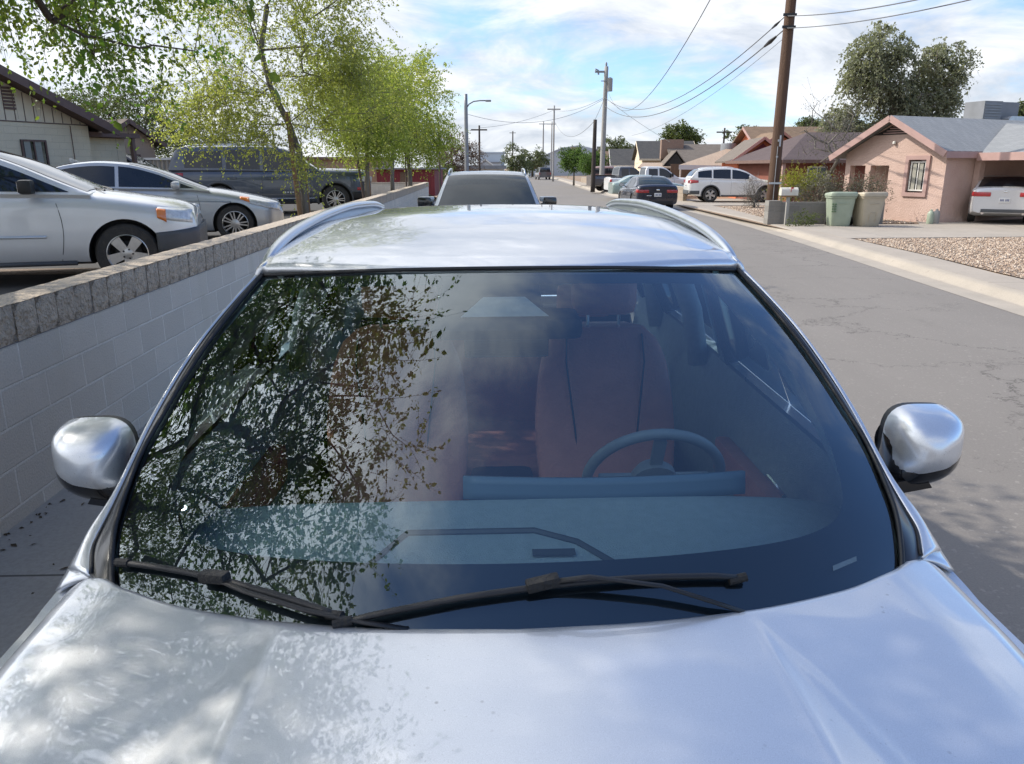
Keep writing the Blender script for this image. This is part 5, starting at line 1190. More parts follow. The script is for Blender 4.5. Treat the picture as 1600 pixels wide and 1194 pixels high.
# --- left: cream house, tan house, fences
B = Bld('cream_house', (X(146, 25.2)-9.5*math.cos(1.2), 25.2-9.5*math.sin(1.2), .58), 1.2, 'cream block house with brown trimmed gable at the upper left')
sl = .40
B.box('wall', W_cream, 0, 9.5, 0, 9, 0, 2.52)
B.prism('gable', W_creams, [(0, 2.55), (9.5, 2.55), (4.75+.0, 2.55+4.75*sl)], .03, 8.9, 'y'); B.box('brick_ledge', W_brn, 0, 9.5, -.02, .0, 2.52, 2.55)
b = MB()
for q in range(31):
    x = .25+q*.3; zt = 2.55+min(x, 9.5-x)*sl-.03
    if zt > 2.6: b.box(x, x+.02, .018, .03, 2.56, zt)
b.build('siding_batten', [W_brn], B.r)
for xa in (-.6, 10.1):
    B.slab('roof', R_brown, [(xa, -.6, 2.55-.6*sl+.16), (4.75, -.6, 2.55+4.75*sl+.16), (4.75, 9, 2.55+4.75*sl+.16), (xa, 9, 2.55-.6*sl+.16)], .1)
B.bars('fascia', W_brn, [((-.6, -.63, 2.55-.6*sl+.04), (4.75, -.63, 2.55+4.75*sl+.04)), ((10.1, -.63, 2.55-.6*sl+.04), (4.75, -.63, 2.55+4.75*sl+.04))], .05, .24)
B.bars('soffit', W_brn, [((10.1, -.3, 2.55-.6*sl+.02), (4.9, -.3, 2.55+4.6*sl+.02))], .6, .03)
B.window(7.15, 7.95, 1.25, 2.05, 0, .05, W_brn, M_dglass, mull=1, blinds=True)
b = MB()
for q in range(7): b.box(6.85, 7.2, -.01, .02, 2.85+q*.09, 2.91+q*.09)
b.build('gable_vent', [W_brn], B.r)
b = MB(); b.tube([(8.85, -.03, 0), (8.85, -.03, 2.5)], .012, 6); b.build('conduit', [W_brn], B.r)
B.box('porch_wall', W_cream, 9.502, 11.3, .5, .7, 0, 2.2); B.box('porch_roof', W_brn, 9.6, 11.6, .1, 2.6, 2.22, 2.36); B.box('porch_post', W_brn, 11.3, 11.42, .15, .28, 0, 2.22)
gable_house('tan_house', (X(160, 33), 33, .6), math.radians(55), 2.4, 6, 2.35, .75, W_tan, R_brown, W_brn, 'tan stucco house with brown shingle roof behind the cream house', 'y', .35, [(1.3, 1.7, 1.2, 1.8, 0, .05, W_brn, M_dglass)])
f = empty('wooden_fence', (X(144, 27), 27, .58), 0, 'brown wooden gate fence at the right corner of the cream house', 'fence')
b = MB()
for q in range(9): b.box(q*.135, q*.135+.12, 0, .02, 0, 1.25+.02*(q % 2))
b.build('boards', [W_wood], f); b = MB(); b.box(-.02, 1.24, .022, .06, .3, .4); b.box(-.02, 1.24, .022, .06, .95, 1.05); b.build('rail', [W_wood], f)
f = empty('corrugated_fence', (X(216, 33), 33, .6), 0, 'beige corrugated metal fence behind the parked vehicles', 'fence')
b = MB(); b.grid(lambda u, v: (5.2*u, .03*math.sin(u*5.2*2*math.pi/.18), 1.55*v), 360, 2); b.build('panel', [W_corr], f, solid=.01)
b = MB(); b.box(-.05, 5.25, -.06, .06, 1.552, 1.64); b.build('top_rail', [W_wht], f)
B = Bld('red_shed', (X(588, 45), 45, .3), math.radians(-4), 'dark red metal shed behind the young trees', 'shed')
B.box('wall', W_red, 0, 3.3, 0, 3, 0, 1.45); b = MB()
for q in range(22): b.box(q*.15, q*.15+.05, -.025, -.001, .02, 1.43)
b.build('wall_rib', [W_red], B.r); B.box('roof', W_gry, -.2, 3.5, -.3, 3.2, 1.46, 1.54); B.box('door', W_wood, 1.35, 2.0, -.05, -.026, .02, 1.3)
B = Bld('tan_shed', (X(455, 47), 47, .5), 0, 'low tan wall building behind the dark blue SUV hood', 'building'); B.box('wall', W_tan, 0, 5.4, 0, 4, 0, 1.8); B.box('roof', W_brn, -.2, 5.6, -.3, 4.2, 1.8, 1.95); B.window(4.0, 4.5, .8, 1.3, 0, .04, W_brn, M_dglass)
# ------------------------------------------------------------ right yard: drive, gravel, wall, bins, mailbox
sheet('driveway', [(8.48, 19.75), (17.6, 20.6), (24, 22.0), (24, 34), (13.6, 26.3), (12.9, 24.75), (8.62, 24.6)], .126, M_drive, thick=.03)
gp = [(8.35, 8.), (30, 8.), (30, 21.6), (17.6, 20.35), (8.62, 19.55), (8.55, 16.3), (8.28, 12.3)]
sheet('gravel_yard', gp, .118, M_grav)
def inside(x, y, poly):
    c = False; n = len(poly)
    for i in range(n):
        x1, y1 = poly[i]; x2, y2 = poly[(i+1) % n]
        if (y1 > y) != (y2 > y) and x < (x2-x1)*(y-y1)/(y2-y1)+x1: c = not c
    return c
def stones(name, poly, n, z, s0, s1, mat, xr, yr):
    V = []; F = []; base = np.array([(1, 0, 0), (-1, 0, 0), (0, 1, 0), (0, -1, 0), (0, 0, .7), (0, 0, -.7)]); ff = np.array([(0, 2, 4), (2, 1, 4), (1, 3, 4), (3, 0, 4), (2, 0, 5), (1, 2, 5), (3, 1, 5), (0, 3, 5)])
    k = 0; rg = np.random.default_rng(5)
    while k < n:
        x, y = rg.uniform(*xr), rg.uniform(*yr)
        if not inside(x, y, poly): continue
        a = rg.uniform(0, 6.28); s = rg.uniform(s0, s1); ca, sa = math.cos(a), math.sin(a); p = base*rg.uniform(.6, 1.3, (6, 3))*s
        V.append(np.stack([p[:, 0]*ca-p[:, 1]*sa+x, p[:, 0]*sa+p[:, 1]*ca+y, p[:, 2]+z+s*.25], 1)); F.append(ff+6*k); k += 1
    return mesh_np(name, np.concatenate(V), np.concatenate(F), mat)
m, t, p = newmat('gravel_stone'); g = N_(t, 'ShaderNodeNewGeometry'); rr_ = N_(t, 'ShaderNodeValToRGB', {0: g.outputs['Random Per Island']})
rr_.color_ramp.elements[0].color = (.24, .18, .14, 1); rr_.color_ramp.elements[1].color = (.60, .51, .41, 1); e = rr_.color_ramp.elements.new(.5); e.color = (.40, .29, .21, 1)
t.links.new(rr_.outputs[0], p.inputs['Base Color']); p.inputs['Roughness'].default_value = .9; M_stone = m
tag(stones('gravel', gp, 34000, .118, .014, .032, M_stone, (8.3, 16.5), (9.5, 21)), kind='stuff')
gp2 = [(9.0, 28.5), (8.9, 25.2), (13, 25.2), (13, 29), (14, 38), (9.6, 36)]
sheet('gravel_yard', gp2, .116, M_grav); tag(stones('gravel', gp2, 7000, .116, .02, .045, M_stone, (8.9, 14), (25.1, 38)), kind='stuff')
sheet('driveway', [(8.7, 37.2), (16, 38), (17, 46.5), (8.7, 44.5)], .124, M_drive, thick=.02)
bw = empty('block_wall', (X(1206, 24.9), 24.9, .10), 0, 'low grey block yard wall behind the bins and mailbox', 'wall')
x1 = X(1390, 24.9)-X(1206, 24.9)
b = MB(); b.box(.41, x1, .0, .19, 0, .70); b.build('block_course', [M_greyblk], bw); b = MB(); b.box(0, .40, -.03, .37, 0, .74); b.build('end_pillar', [M_greyblk], bw)
mb = empty('mailbox', (X(1236, 24.5), 24.5, .12), 0, 'white rounded mailbox on a pale post in front of the low block wall', 'mailbox')
b = MB(); b.box(-.045, .045, -.045, .045, 0, .86); b.build('post', [M_wpole], mb)
b = MB(); prof = [(-.11, .0), (.11, .0), (.11, .13)]+[(.11*math.cos(a), .13+.11*math.sin(a)) for a in [math.pi*i/10 for i in range(1, 10)]]+[(-.11, .13)]
b.prism([(y_*1.1, z_+.90) for y_, z_ in prof], -.26, .26, 'x'); b.build('box', [pm('mailbox_white', (.62, .59, .52), (.5, .47, .41), 8, .6)], mb, auto=40)
b = MB(); b.box(.02, .035, -.135, -.12, 1.0, 1.15); b.box(.035, .1, -.135, -.12, 1.10, 1.15); b.build('flag', [M_red], mb); b = MB(); b.box(-.2, .2, -.1, .1, .86, .899); b.build('shelf', [M_post], mb)
def bin_(px, y, col, label, rz, stamp):
    e = empty('wheeled_bin', (X(px, y), y, .128), rz, label, 'bin')
    b = MB(); prof = [(0, .255, .29), (.05, .27, .31), (.72, .335, .375), (.80, .34, .38), (.805, .365, .405), (.86, .37, .41)]
    def f(u, v):
        k_ = v*(len(prof)-1); i = min(len(prof)-2, int(k_)); tt = k_-i; z = prof[i][0]+(prof[i+1][0]-prof[i][0])*tt; a_ = prof[i][1]+(prof[i+1][1]-prof[i][1])*tt; c_ = prof[i][2]+(prof[i+1][2]-prof[i][2])*tt
        an = 2*math.pi*u; ca, sa = math.cos(an), math.sin(an); kk = (abs(ca)**7+abs(sa)**7)**(-1/7); return (ca*kk*a_, sa*kk*c_, z)
    b.grid(f, 48, 16, closeu=True); b.add([f(i/48, 0) for i in range(48)], [tuple(range(48))]); b.build('bin_body', [col], e, auto=35)
    b = MB()
    def lf(u, v):
        an = 2*math.pi*u; ca, sa = math.cos(an), math.sin(an); kk = (abs(ca)**7+abs(sa)**7)**(-1/7); s_ = 1-.12*v**3; return (ca*kk*.385*s_, sa*kk*.43*s_-.01, .865+.10*math.sin(v*1.35)-.03*sa*kk*(1 if v > 0 else 0))
    b.grid(lf, 48, 6, closeu=True); b.add([lf(i/48, 1) for i in range(48)], [tuple(range(48))]); b.add([lf(i/48, 0) for i in range(48)], [tuple(range(48))[::-1]]); b.build('lid', [col], e, auto=35)
    b = MB(); b.box(-.16, .16, -.338, -.30, .60, .70, 0, None, .02); b.tube([(-.14, -.37, .66), (.14, -.37, .66)], .014, 8); b.build('lift_bar', [col], e, auto=35)
    b = MB()
    if stamp: [b.box(-.30+.07*i, -.25+.07*i, -.40, -.365, .62-.07*j, .655-.07*j) for i in range(2) for j in range(4)]
    else:
        b.tube([(-.1, -.335, .15), (-.1, -.345, .40), (.1, -.345, .40), (.1, -.335, .15)], .01, 5)
    b.build('embossed_mark', [col if not stamp else pm('dark_green_mark', (.12, .19, .10), (.1, .16, .09), 4, .6)], e)
    for q in (-.27, .27):
        w = MB(); w.lathe([(0, -.03), (.10, -.03), (.12, -.02), (.12, .02), (.10, .03), (0, .03)], 20, 0, Matrix.Translation((q, .33, .12)), 'x'); w.build('bin_wheel', [M_rubber], e, auto=40)
    b = MB(); b.tube([(-.22, .42, .83), (-.22, .50, .85), (.22, .50, .85), (.22, .42, .83)], .016, 8); b.build('handle', [col], e, smooth=True)
    for o_ in [e]: o_.scale = (1.08, 1.0, 1.03)
C_grn = pm('green_plastic', (.31, .36, .28), (.27, .315, .24), 5, .5, bump=.2); C_bei = pm('beige_plastic', (.44, .385, .29), (.38, .335, .25), 5, .5, bump=.2)
bin_(1319, 24.15, C_grn, 'pale green wheeled bin against the low block wall', math.radians(-8), True)
bin_(1363, 24.0, C_bei, 'beige wheeled bin right of the green bin', math.radians(6), False)
for i, (px, lab, cl) in enumerate(((1465, 'pale green canister by the carport wall', C_grn), (1474, 'greyish canister behind the pale green canister', M_wpole))):
    b = MB(); b.lathe([(.0, 0), (.10, 0), (.105, .03), (.105, .30), (.08, .37), (.04, .40), (.035, .44), (.0, .45)], 18); o = b.build('canister', [cl], auto=40); o.location = (X(px, 24.9+i*.25), 24.9+i*.25, .13); tag(o, lab, 'canister', 'canisters by the carport')
# ------------------------------------------------------------ poles
def pole(name, px0, y, z0, top, r, mat, label, lean=0.0, cat='utility pole', ntaper=.75):
    e = empty(name, (X(px0, y, z0), y, z0), 0, label, cat); b = MB(); b.tube([(lean*i/8*(top-z0), 0, (top-z0)*i/8) for i in range(9)], [r*(1-(1-ntaper)*i/8) for i in range(9)], 14); b.build('pole', [mat], e, smooth=True); return e
W1 = pole('utility_pole', 1203, 26.6, .12, 11.2, .19, M_pole, 'thick brown wooden utility pole on the right sidewalk in front of the pink house', .008)
b = MB(); b.box(-.20, .20, -.22, -.17, 1.2, 1.26); b.tube([(-.02, -.19, .3), (-.02, -.19, 2.4)], .012, 5); b.box(.02, .07, -.2, -.17, 2.4, 2.75); b.box(-.04, .02, -.2, -.17, 2.05, 2.1); b.box(-.03, .03, -.2, -.17, 2.55, 2.62); b.build('pole_hardware', [W_galv], W1)
za, zb_ = Zat(25, 26.6)-.12, Zat(44, 26.6)-.12
b = MB(); b.box(-.22, .20, -.24, -.18, za-.04, za+.04); b.box(-.22, .2, -.24, -.18, zb_-.04, zb_+.04); b.build('cable_clamp', [M_black], W1)
W2 = pole('utility_pole', 939.5, 66, .12, Zat(104, 66), .22, M_wpole, 'pale grey utility pole with a transformer near the middle of the street', .012)
hT = lambda py, y: Zat(py, y)-.12
b = MB(); b.lathe([(0, 0), (.22, 0), (.22, .95), (.1, 1.05), (0, 1.05)], 16, 0, Matrix.Translation((.42, -.1, hT(143, 66)))); b.build('transformer', [M_wpole], W2, auto=40)
b = MB(); b.box(-.75, .2, -.1, 0, hT(114, 66), hT(112, 66)+.06); b.tube([(-.75, -.05, hT(114, 66)), (-.72, -.05, hT(108, 66)), (-.55, -.05, hT(110, 66)), (-.5, -.05, hT(117, 66))], .07, 8); b.build('crossarm', [M_steel], W2, auto=40); b = MB(); b.lathe([(0, 0), (.07, 0), (.09, .3), (.04, .42), (0, .42)], 10, 0, Matrix.Translation((.1, 0, hT(106, 66)))); b.build('insulator', [M_steel], W2, auto=40); b = MB(); b.tube([(-.3, -.15, hT(127, 66)), (.3, -.15, hT(127, 66))], .04, 6); b.build('bracket', [M_steel], W2, auto=40)
W3 = pole('utility_pole', 926, 58, .12, Zat(187, 58), .17, M_dpole, 'short dark pole just left of the pale grey utility pole', .009)
far = [(864, 110, 165, .13, M_wpole, 'thin grey pole in front of the warehouse with angled arm', True), (848, 165, 190, .16, M_wpole, 'leftmost of the two thin poles crossing the warehouse roof', True), (861, 160, 190, .14, M_wpole, 'thin pole just right of its twin over the warehouse roof', True), (801, 230, 205, .22, M_dpole, 'distant pole with crossarm above the dark tree', True), (749.5, 90, 196, .13, M_dpole, 'thin dark pole right of the tall light pole', True), (1126, 95, 200, .13, M_dpole, 'distant dark pole left of the rooftop cooler', True)]
for px, y, pt_, r, mt, lab, arm in far:
    e = pole('utility_pole', px, y, 0, Zat(pt_, y), r, mt, lab, .004)
    if arm: b = MB(); z = Zat(pt_, y); b.box(-.9, .9, -.06, .06, z-.55, z-.40); b.build('crossarm', [mt], e)
SL = pole('street_light', 730, 52, .1, Zat(147, 52), .15, M_steel, 'tall grey street light with a curved arm reaching right above the parked crossover', 0, 'street light')
zt = Zat(163, 52)-.1
b = MB(); b.tube([(0, 0, zt-.3), (.2, 0, zt), (.5, 0, zt+.17), (.9, 0, zt+.22), (1.3, 0, zt+.22)], .04, 8); b.build('arm', [M_steel], SL, smooth=True); b = MB(); b.box(1.25, 1.62, -.12, .12, zt+.15, zt+.26, 0, None, .04); b.build('lamp_head', [M_steel], SL, auto=40)
b = MB(); b.tube([(0, 0, 0), (0, 0, Zat(190, 33)-.02)], .035, 8); o = b.build('sign_post', [M_postd], auto=40); o.location = (X(687, 33), 33, 0); tag(o, 'thin bare metal post past the end of the block wall', 'post')
def cable(pts, r, label, sag=None):
    b = MB(); allp = []
    for (p, q, s_) in pts:
        p, q = Vector(p), Vector(q); n = 28
        allp = [p.lerp(q, i/n)-Vector((0, 0, 4*s_*(i/n)*(1-i/n))) for i in range(n+1)]; b.tube(allp, r*.75, 5)
    o = b.build('power_line', [M_cable]); tag(o, label, 'cable', 'overhead cables')
T1 = Vector((X(1203, 26.6)+.08, 26.6, 0)); T2 = Vector((X(939.5, 66)+.1, 66, 0))
def V(p, z): return (p.x, p.y, z)
cable([(V(T1, Zat(25, 26.6)), V(T2, Zat(152, 66)), 1.75)], .022, 'upper of the two thick cables sagging left from the brown wooden pole')
cable([(V(T1, Zat(46, 26.6)), V(T2, Zat(165, 66)), 1.65)], .026, 'lower of the two thick cables sagging left from the brown wooden pole')
cable([((X(1206, 12), 12, Zat(0, 12)+2.2), V(T2, Zat(128, 66)), 2.9)], .014, 'thin high cable crossing the sky left of the brown wooden pole')
cable([(V(T1, Zat(60, 26.6)), (X(985, 50), 50, Zat(212, 50)), .5)], .010, 'faint thin cable just below the two thick cables')
cable([(V(T1, Zat(25, 26.6)), (X(1480, 15), 15, Zat(-20, 15)), .12)], .018, 'upper cable leaving the brown wooden pole towards the right')
cable([(V(T1, Zat(44, 26.6)), (X(1500, 15), 15, Zat(-6, 15)), .12)], .016, 'lower cable leaving the brown wooden pole towards the right')
cable([(V(T2, Zat(152, 66)), (X(1045, 60), 60, Zat(222, 60)), .15)], .018, 'service cable running down right from the pale grey pole to the houses')
cable([(V(T2, Zat(152, 66)), (X(864, 110), 110, Zat(172, 110)), .5), (((X(864, 110)), 110, Zat(172, 110)), (X(749.5, 90), 90, Zat(200, 90)), .4)], .022, 'upper far cable running left from the pale grey pole')
cable([(V(T2, Zat(154, 66)), (X(730, 52), 52, Zat(178, 52)), 1.1)], .016, 'long cable from the pale grey pole to the street light')
cable([(V(T2, Zat(152, 66)), (X(926, 58), 58, Zat(190, 58)), .1), ((X(926, 58), 58, Zat(190, 58)), (X(864, 110), 110, Zat(186, 110)), 1.6)], .022, 'sagging cable between the short dark pole and the thin grey pole')
cable([((X(100, 40), 40, Zat(128, 40)), (X(420, 46), 46, Zat(108, 46)), .5)], .018, 'faint cable in the sky between the left tree crowns')
for (zp, zq, sg, t0_, t1_, r_) in ((25, 152, 1.75, .012, .030, .045), (46, 165, 1.65, .018, .045, .07)):
    P0 = Vector(V(T1, Zat(zp, 26.6))); Q0 = Vector(V(T2, Zat(zq, 66))); pp = [P0.lerp(Q0, t)-Vector((0, 0, 4*sg*t*(1-t)))-W1.location for t in (t0_, (t0_+t1_)/2, t1_)]
    b = MB(); b.tube(pp, [r_*.5, r_, r_*.5], 8); b.build('cable_splice', [M_black], W1, smooth=True)
# pillars and low fences along the far right sidewalk
for i, (px, y, w, h, mt, lab) in enumerate(((943, 62, .75, 1.25, M_pillar, 'tan block pillar at the foot of the pale grey pole'), (914, 68, .7, 1.1, M_pillar, 'tan block pillar left of the short dark pole'), (903, 74, .95, 1.35, M_greyblk, 'grey block pillar with dark side further down the street'), (969, 54, .9, .95, M_pillar, 'tan block pillar in front of the white pickup bed'), (890, 86, .35, 1.5, M_wpole, 'pale post at the foot of the small round tree'))):
    px = {943: 934, 914: 915}.get(px, px)
    b = MB(); b.box(0, w, 0, w, 0, h, 0, None, .01); b.box(-.03, w+.03, -.03, w+.03, h+.001, h+.07); o = b.build('block_pillar', [mt]); o.location = (max(X(px, y), rfun(y)+1.75), y, .1); tag(o, lab, 'pillar', 'pillars along the far sidewalk')
for px0, px1, y0, y1, h, mt, lab in ((972, 1000, 53.5, 42.5, .7, M_pillar, 'tan low wall running beside the far sidewalk by the dark sedan'), (882, 908, 100, 78, .55, M_pillar, 'distant low tan wall along the right sidewalk'), ):
    xa, xb = sf(y0)+.1, sf(y1)+.1; e = empty('block_wall', (xa, y0, .1), math.atan2(y1-y0, xb-xa), lab, 'wall'); L_ = math.hypot(xb-xa, y1-y0); b = MB(); b.box(0, L_, 0, .2, 0, h); b.build('block_course', [mt], e); b = MB(); b.box(-.02, L_+.02, -.02, .22, h+.001, h+.06); b.build('cap', [M_curb], e)
# cracks laid in the asphalt
# ------------------------------------------------------------ vehicles
# left: silver crossover with grey bumper
L, W = 4.75, 1.87
c = Car('parked_car', L, W, 1.6, P_silver, [(0, .62), (.05, .80), (.2, .885), (.6, .965), (1.25, 1.05), (1.9, 1.06), (3.9, 1.07), (4.5, 1.05), (4.75, .9)], HW(L, .76, .9), [(0, .34), (.3, .26), (1, .24), (3.7, .24), (4.4, .3), (4.75, .42)],
        [(0, .9), (1.2, 1.045), (1.6, 1.055), (4.2, 1.09), (4.75, 1.08)], [(1.12, 1.06), (1.5, 1.23), (1.95, 1.43), (2.3, 1.545), (2.7, 1.60), (3.4, 1.60), (4.0, 1.55), (4.3, 1.42), (4.62, 1.10)], (.80, 3.66), .355,
        'silver crossover with dark grey bumper parked nearest behind the block wall', 'car', 'cars parked in the lot behind the wall')
c.side_glass(1.34, 2.62); c.side_glass(2.70, 3.55); c.side_glass(3.62, 4.25, up=.09); c.front_glass(1.16, 2.28); c.front_glass(4.02, 4.55, 'rear_window')
c.wrap('bumper', M_clad, .46, .34, .66, .36, .60, .014)
c.side_patch('headlight', M_headl, .05, .42, .70, .86, .010, z1b=.90, z0b=.76); c.side_patch('turn_signal', M_amber, .33, .43, .72, .87, .018, z1b=.885, z0b=.775)
c.seam(1.50, .30, 1.04, -.06); c.seam(2.66, .30, 1.05); c.seam(3.62, .34, 1.05, .1); c.side_line('door_moulding', P_silver, [(1.62, .58), (2.4, .585), (3.3, .59)], .018, .004); c.side_line('rocker_strip', M_clad, [(1.35, .27), (2.3, .27), (3.2, .27)], .03)
c.handle(2.42, .88); c.handle(3.35, .90); c.mirrors(1.72, 1.14, M_black, .2, .16); c.roof_rails(2.5, 4.0)
b = MB(); b.tube([(L/2-1.02, -.5, 1.085), (L/2-1.2, -.1, 1.11)], .012, 6); b.tube([(L/2-1.02, .1, 1.085), (L/2-1.2, .5, 1.11)], .012, 6); b.build('wiper', [M_black], c.root)
hd = math.radians(18)
c.place(X(200, 9.25, .85), 9.25, .50, hd, (L/2-.80, -W/2+.03))
# left: grey silver sedan
L, W = 4.8, 1.83
c = Car('parked_car', L, W, 1.44, P_silver2, [(0, .52), (.05, .64), (.2, .70), (.6, .80), (1.2, .91), (1.7, .95), (3.9, .985), (4.5, 1.0), (4.8, .9)], HW(L, .70, .86), [(0, .26), (.3, .19), (1, .18), (3.7, .18), (4.4, .24), (4.8, .34)],
        [(0, .9), (1.2, .91), (1.6, .94), (4.2, .99), (4.8, .99)], [(1.25, .93), (1.7, 1.10), (2.15, 1.28), (2.6, 1.39), (3.05, 1.42), (3.5, 1.38), (4.0, 1.22), (4.45, 1.02)], (.86, 3.66), .33,
        'grey silver sedan with sloping roof parked between the silver crossover and dark blue SUV', 'car', 'cars parked in the lot behind the wall', wrw=.70, style='twin', spokes=7, rim=.70)
c.side_glass(1.50, 2.72, up=.06); c.side_glass(2.78, 3.85, up=.07); c.front_glass(1.3, 2.55); c.front_glass(3.45, 4.35, 'rear_window')
c.side_patch('headlight', M_headl, .06, .62, .55, .69, .008, z0b=.70, z1b=.80); c.side_patch('turn_signal', M_amber, .58, .74, .71, .80, .012, z0b=.775, z1b=.82)
c.seam(1.48, .24, .93, -.05); c.seam(2.74, .24, .95); c.seam(3.75, .4, .95, .12); c.handle(2.5, .80); c.handle(3.6, .83); c.mirrors(1.78, 1.02, None, .2, .13)
c.side_line('body_crease', P_silver2, [(.9, .72), (2., .76), (3.5, .80), (4.5, .82)], .012, -.002)
b = MB(); b.prism([(-.1, 0), (.08, 0), (-.08, .07), (-.11, .07)], -.02, .02, 'y', 0, Matrix.Translation((L/2-3.5, 0, 1.41))); b.build('antenna', [P_silver2], c.root)
c.place(X(368, 14.3, .85), 14.3, .53, math.radians(17), (L/2-.86, -W/2+.03))
# left: dark slate SUV
L, W = 5.45, 2.02
c = Car('parked_car', L, W, 1.9, P_slate, [(0, .92), (.04, 1.08), (.12, 1.16), (.5, 1.195), (1.4, 1.215), (1.9, 1.215), (4.9, 1.22), (5.3, 1.2), (5.45, 1.1)], HW(L, .86, .93), [(0, .40), (.3, .32), (1, .30), (4.4, .30), (5.1, .36), (5.45, .48)],
        [(0, 1.1), (1.4, 1.18), (1.9, 1.19), (4.9, 1.22), (5.45, 1.22)], [(1.42, 1.2), (1.75, 1.42), (2.15, 1.70), (2.5, 1.82), (3.0, 1.86), (4.4, 1.85), (5.12, 1.82), (5.27, 1.68), (5.42, 1.24)], (1.02, 4.15), .40,
        'large dark slate blue SUV behind the staked young tree', 'SUV', 'cars parked in the lot behind the wall', wrw=.80, clad=M_clad, style='twin', spokes=7, rim=.66, crown=.05)
c.side_glass(1.66, 2.95, up=.10); c.side_glass(3.03, 3.92, up=.10); c.side_glass(4.02, 5.0, lo=.06, up=.13); c.front_glass(1.46, 2.4)
c.side_patch('headlight', M_headl, .03, .34, .90, 1.04, .010); c.side_patch('side_marker', M_red, .30, .40, .66, .74, .01); c.front_box('headlight', M_headl, .52, .86, .90, 1.04, 0, .03, .01, True); c.front_box('grille', M_gloss, -.50, .50, .86, 1.04, 0, .03)
c.side_patch('lower_bumper', M_black, .02, .55, .40, .62, .010); c.side_line('chrome_strip', M_chrome, [(1.6, .45), (3.6, .45)], .012, .01); c.side_line('side_step', M_black, [(1.7, .34), (3.6, .34)], .05, .02)
c.seam(1.72, .42, 1.18, -.04); c.seam(3.0, .42, 1.18); c.seam(3.98, .62, 1.19, .12); c.handle(2.8, 1.0); c.handle(3.78, 1.0); c.mirrors(1.98, 1.32, M_gloss, .24, .2); c.roof_rails(2.5, 5.0)
c.side_patch('taillight', M_red, 5.05, 5.44, 1.02, 1.14, .012); c.rear_box('taillight', M_red, .55, .92, 1.02, 1.14, 0, .02, .01, True); c.front_glass(5.1, 5.34, 'rear_window', .88, .01)
b = MB()
for k_ in range(10): b.box(L/2-1.78-.07*k_, L/2-1.74-.07*k_, -W/2-.004, -W/2+.02, .60, .635)
b.build('door_lettering', [M_satin], c.root)
c.place(X(525, 22.6, .9), 22.6, .565, math.radians(13), (L/2-1.02, -W/2+.03))
# bronze pickup further back
L, W = 4.9, 1.9
c = Car('parked_car', L, W, 1.8, P_brown, [(0, .8), (.1, 1.02), (.6, 1.1), (1.4, 1.15), (4.9, 1.18)], HW(L, .84, .93), [(0, .36), (4.9, .4)], [(0, 1.1), (4.9, 1.16)], [(1.3, 1.15), (1.8, 1.48), (2.2, 1.72), (2.8, 1.80), (4.4, 1.79), (4.62, 1.72), (4.8, 1.2)], (.95, 3.95), .38,
        'dark bronze boxy SUV at the back of the lot by the corrugated fence', 'SUV', 'cars parked in the lot behind the wall', wrw=.80)
c.side_glass(1.85, 2.55, up=.10); c.side_glass(2.66, 3.7, up=.12); c.side_glass(3.86, 4.45, up=.14); c.front_glass(1.35, 2.2); c.seam(1.65, .45, 1.12); c.seam(2.6, .45, 1.12); c.seam(3.75, .45, 1.12); c.mirrors(1.85, 1.27, M_gloss, .2, .18); c.handle(2.45, .95)
c.side_patch('headlight', M_headl, .03, .3, .86, 1.0, .01)
c.place(X(296, 29, 1.), 29, .59, math.radians(8), (L/2, -W/2))
# crossover parked right behind the hero car (nose to the camera)
L, W = 4.85, 2.0
c = Car('parked_car', L, W, 1.7, paint('graphite_silver_paint', (.34, .38, .42), .55, .33, .08), [(0, .66), (.04, .86), (.15, .95), (.5, 1.02), (1.3, 1.10), (1.9, 1.12), (4.4, 1.16), (4.85, 1.1)], HW(L, .82, .9), [(0, .3), (.3, .24), (4.4, .26), (4.85, .4)],
        [(0, 1.0), (1.3, 1.09), (1.9, 1.11), (4.4, 1.15), (4.85, 1.15)], [(1.18, 1.11), (1.5, 1.27), (1.95, 1.48), (2.3, 1.60), (2.7, 1.655), (3.5, 1.66), (4.2, 1.60), (4.5, 1.48), (4.75, 1.16)], (.95, 3.9), .37,
        'grey silver crossover parked right behind the foreground car, nose on', 'car', 'cars parked along the left kerb', wrw=.72, wbw=.93)
M_ws2 = pm('pale_reflecting_glass', (.020, .030, .034), (.030, .042, .046), 2, .05, coat=0, spec=.3)
c.front_glass(1.24, 2.28, 'windshield', .90, .008, M_ws2); c.side_glass(1.7, 2.7); c.side_glass(2.78, 3.6); c.side_glass(3.7, 4.3, up=.1)
c.side_patch('headlight', M_headl, .03, .45, .70, .84, .01); c.front_box('headlight', M_headl, .42, .82, .70, .82, 0, .02, .01, True); c.front_box('grille', M_gloss, -.34, .34, .48, .84); c.mirrors(1.72, 1.20, M_gloss, .24, .17); c.roof_rails(2.4, 4.1, M_satin); c.seam(1.6, .3, 1.08); c.seam(2.74, .3, 1.1); c.handle(2.5, .95)
for q in (-1, 1):
    b = MB(); b.box(L/2-1.80, L/2-1.66, q*1.02-.0-.13+.0, q*1.02+.13, 1.21, 1.29, 0, None, .03); b.build('mirror_cap', [c.P], c.root, auto=40)
b = MB()
for y0 in (-.55, .05): b.tube([(L/2-1.24, y0, 1.135), (L/2-1.30, y0+.52, 1.165)], .013, 6)
b.build('wiper', [M_black], c.root); b = MB(); b.box(L/2-2.2, L/2-2.14, -.12, .12, 1.46, 1.53, 0, None, .02); b.build('rear_view_mirror', [M_gloss], c.root, auto=40)
# place: mirrors about 12.6 m out
c.place(-.42, 13.4, 0, -math.pi/2+math.radians(1.9), (L/2-1.72, 0)); c.root.scale = (1, 1, 1.07)
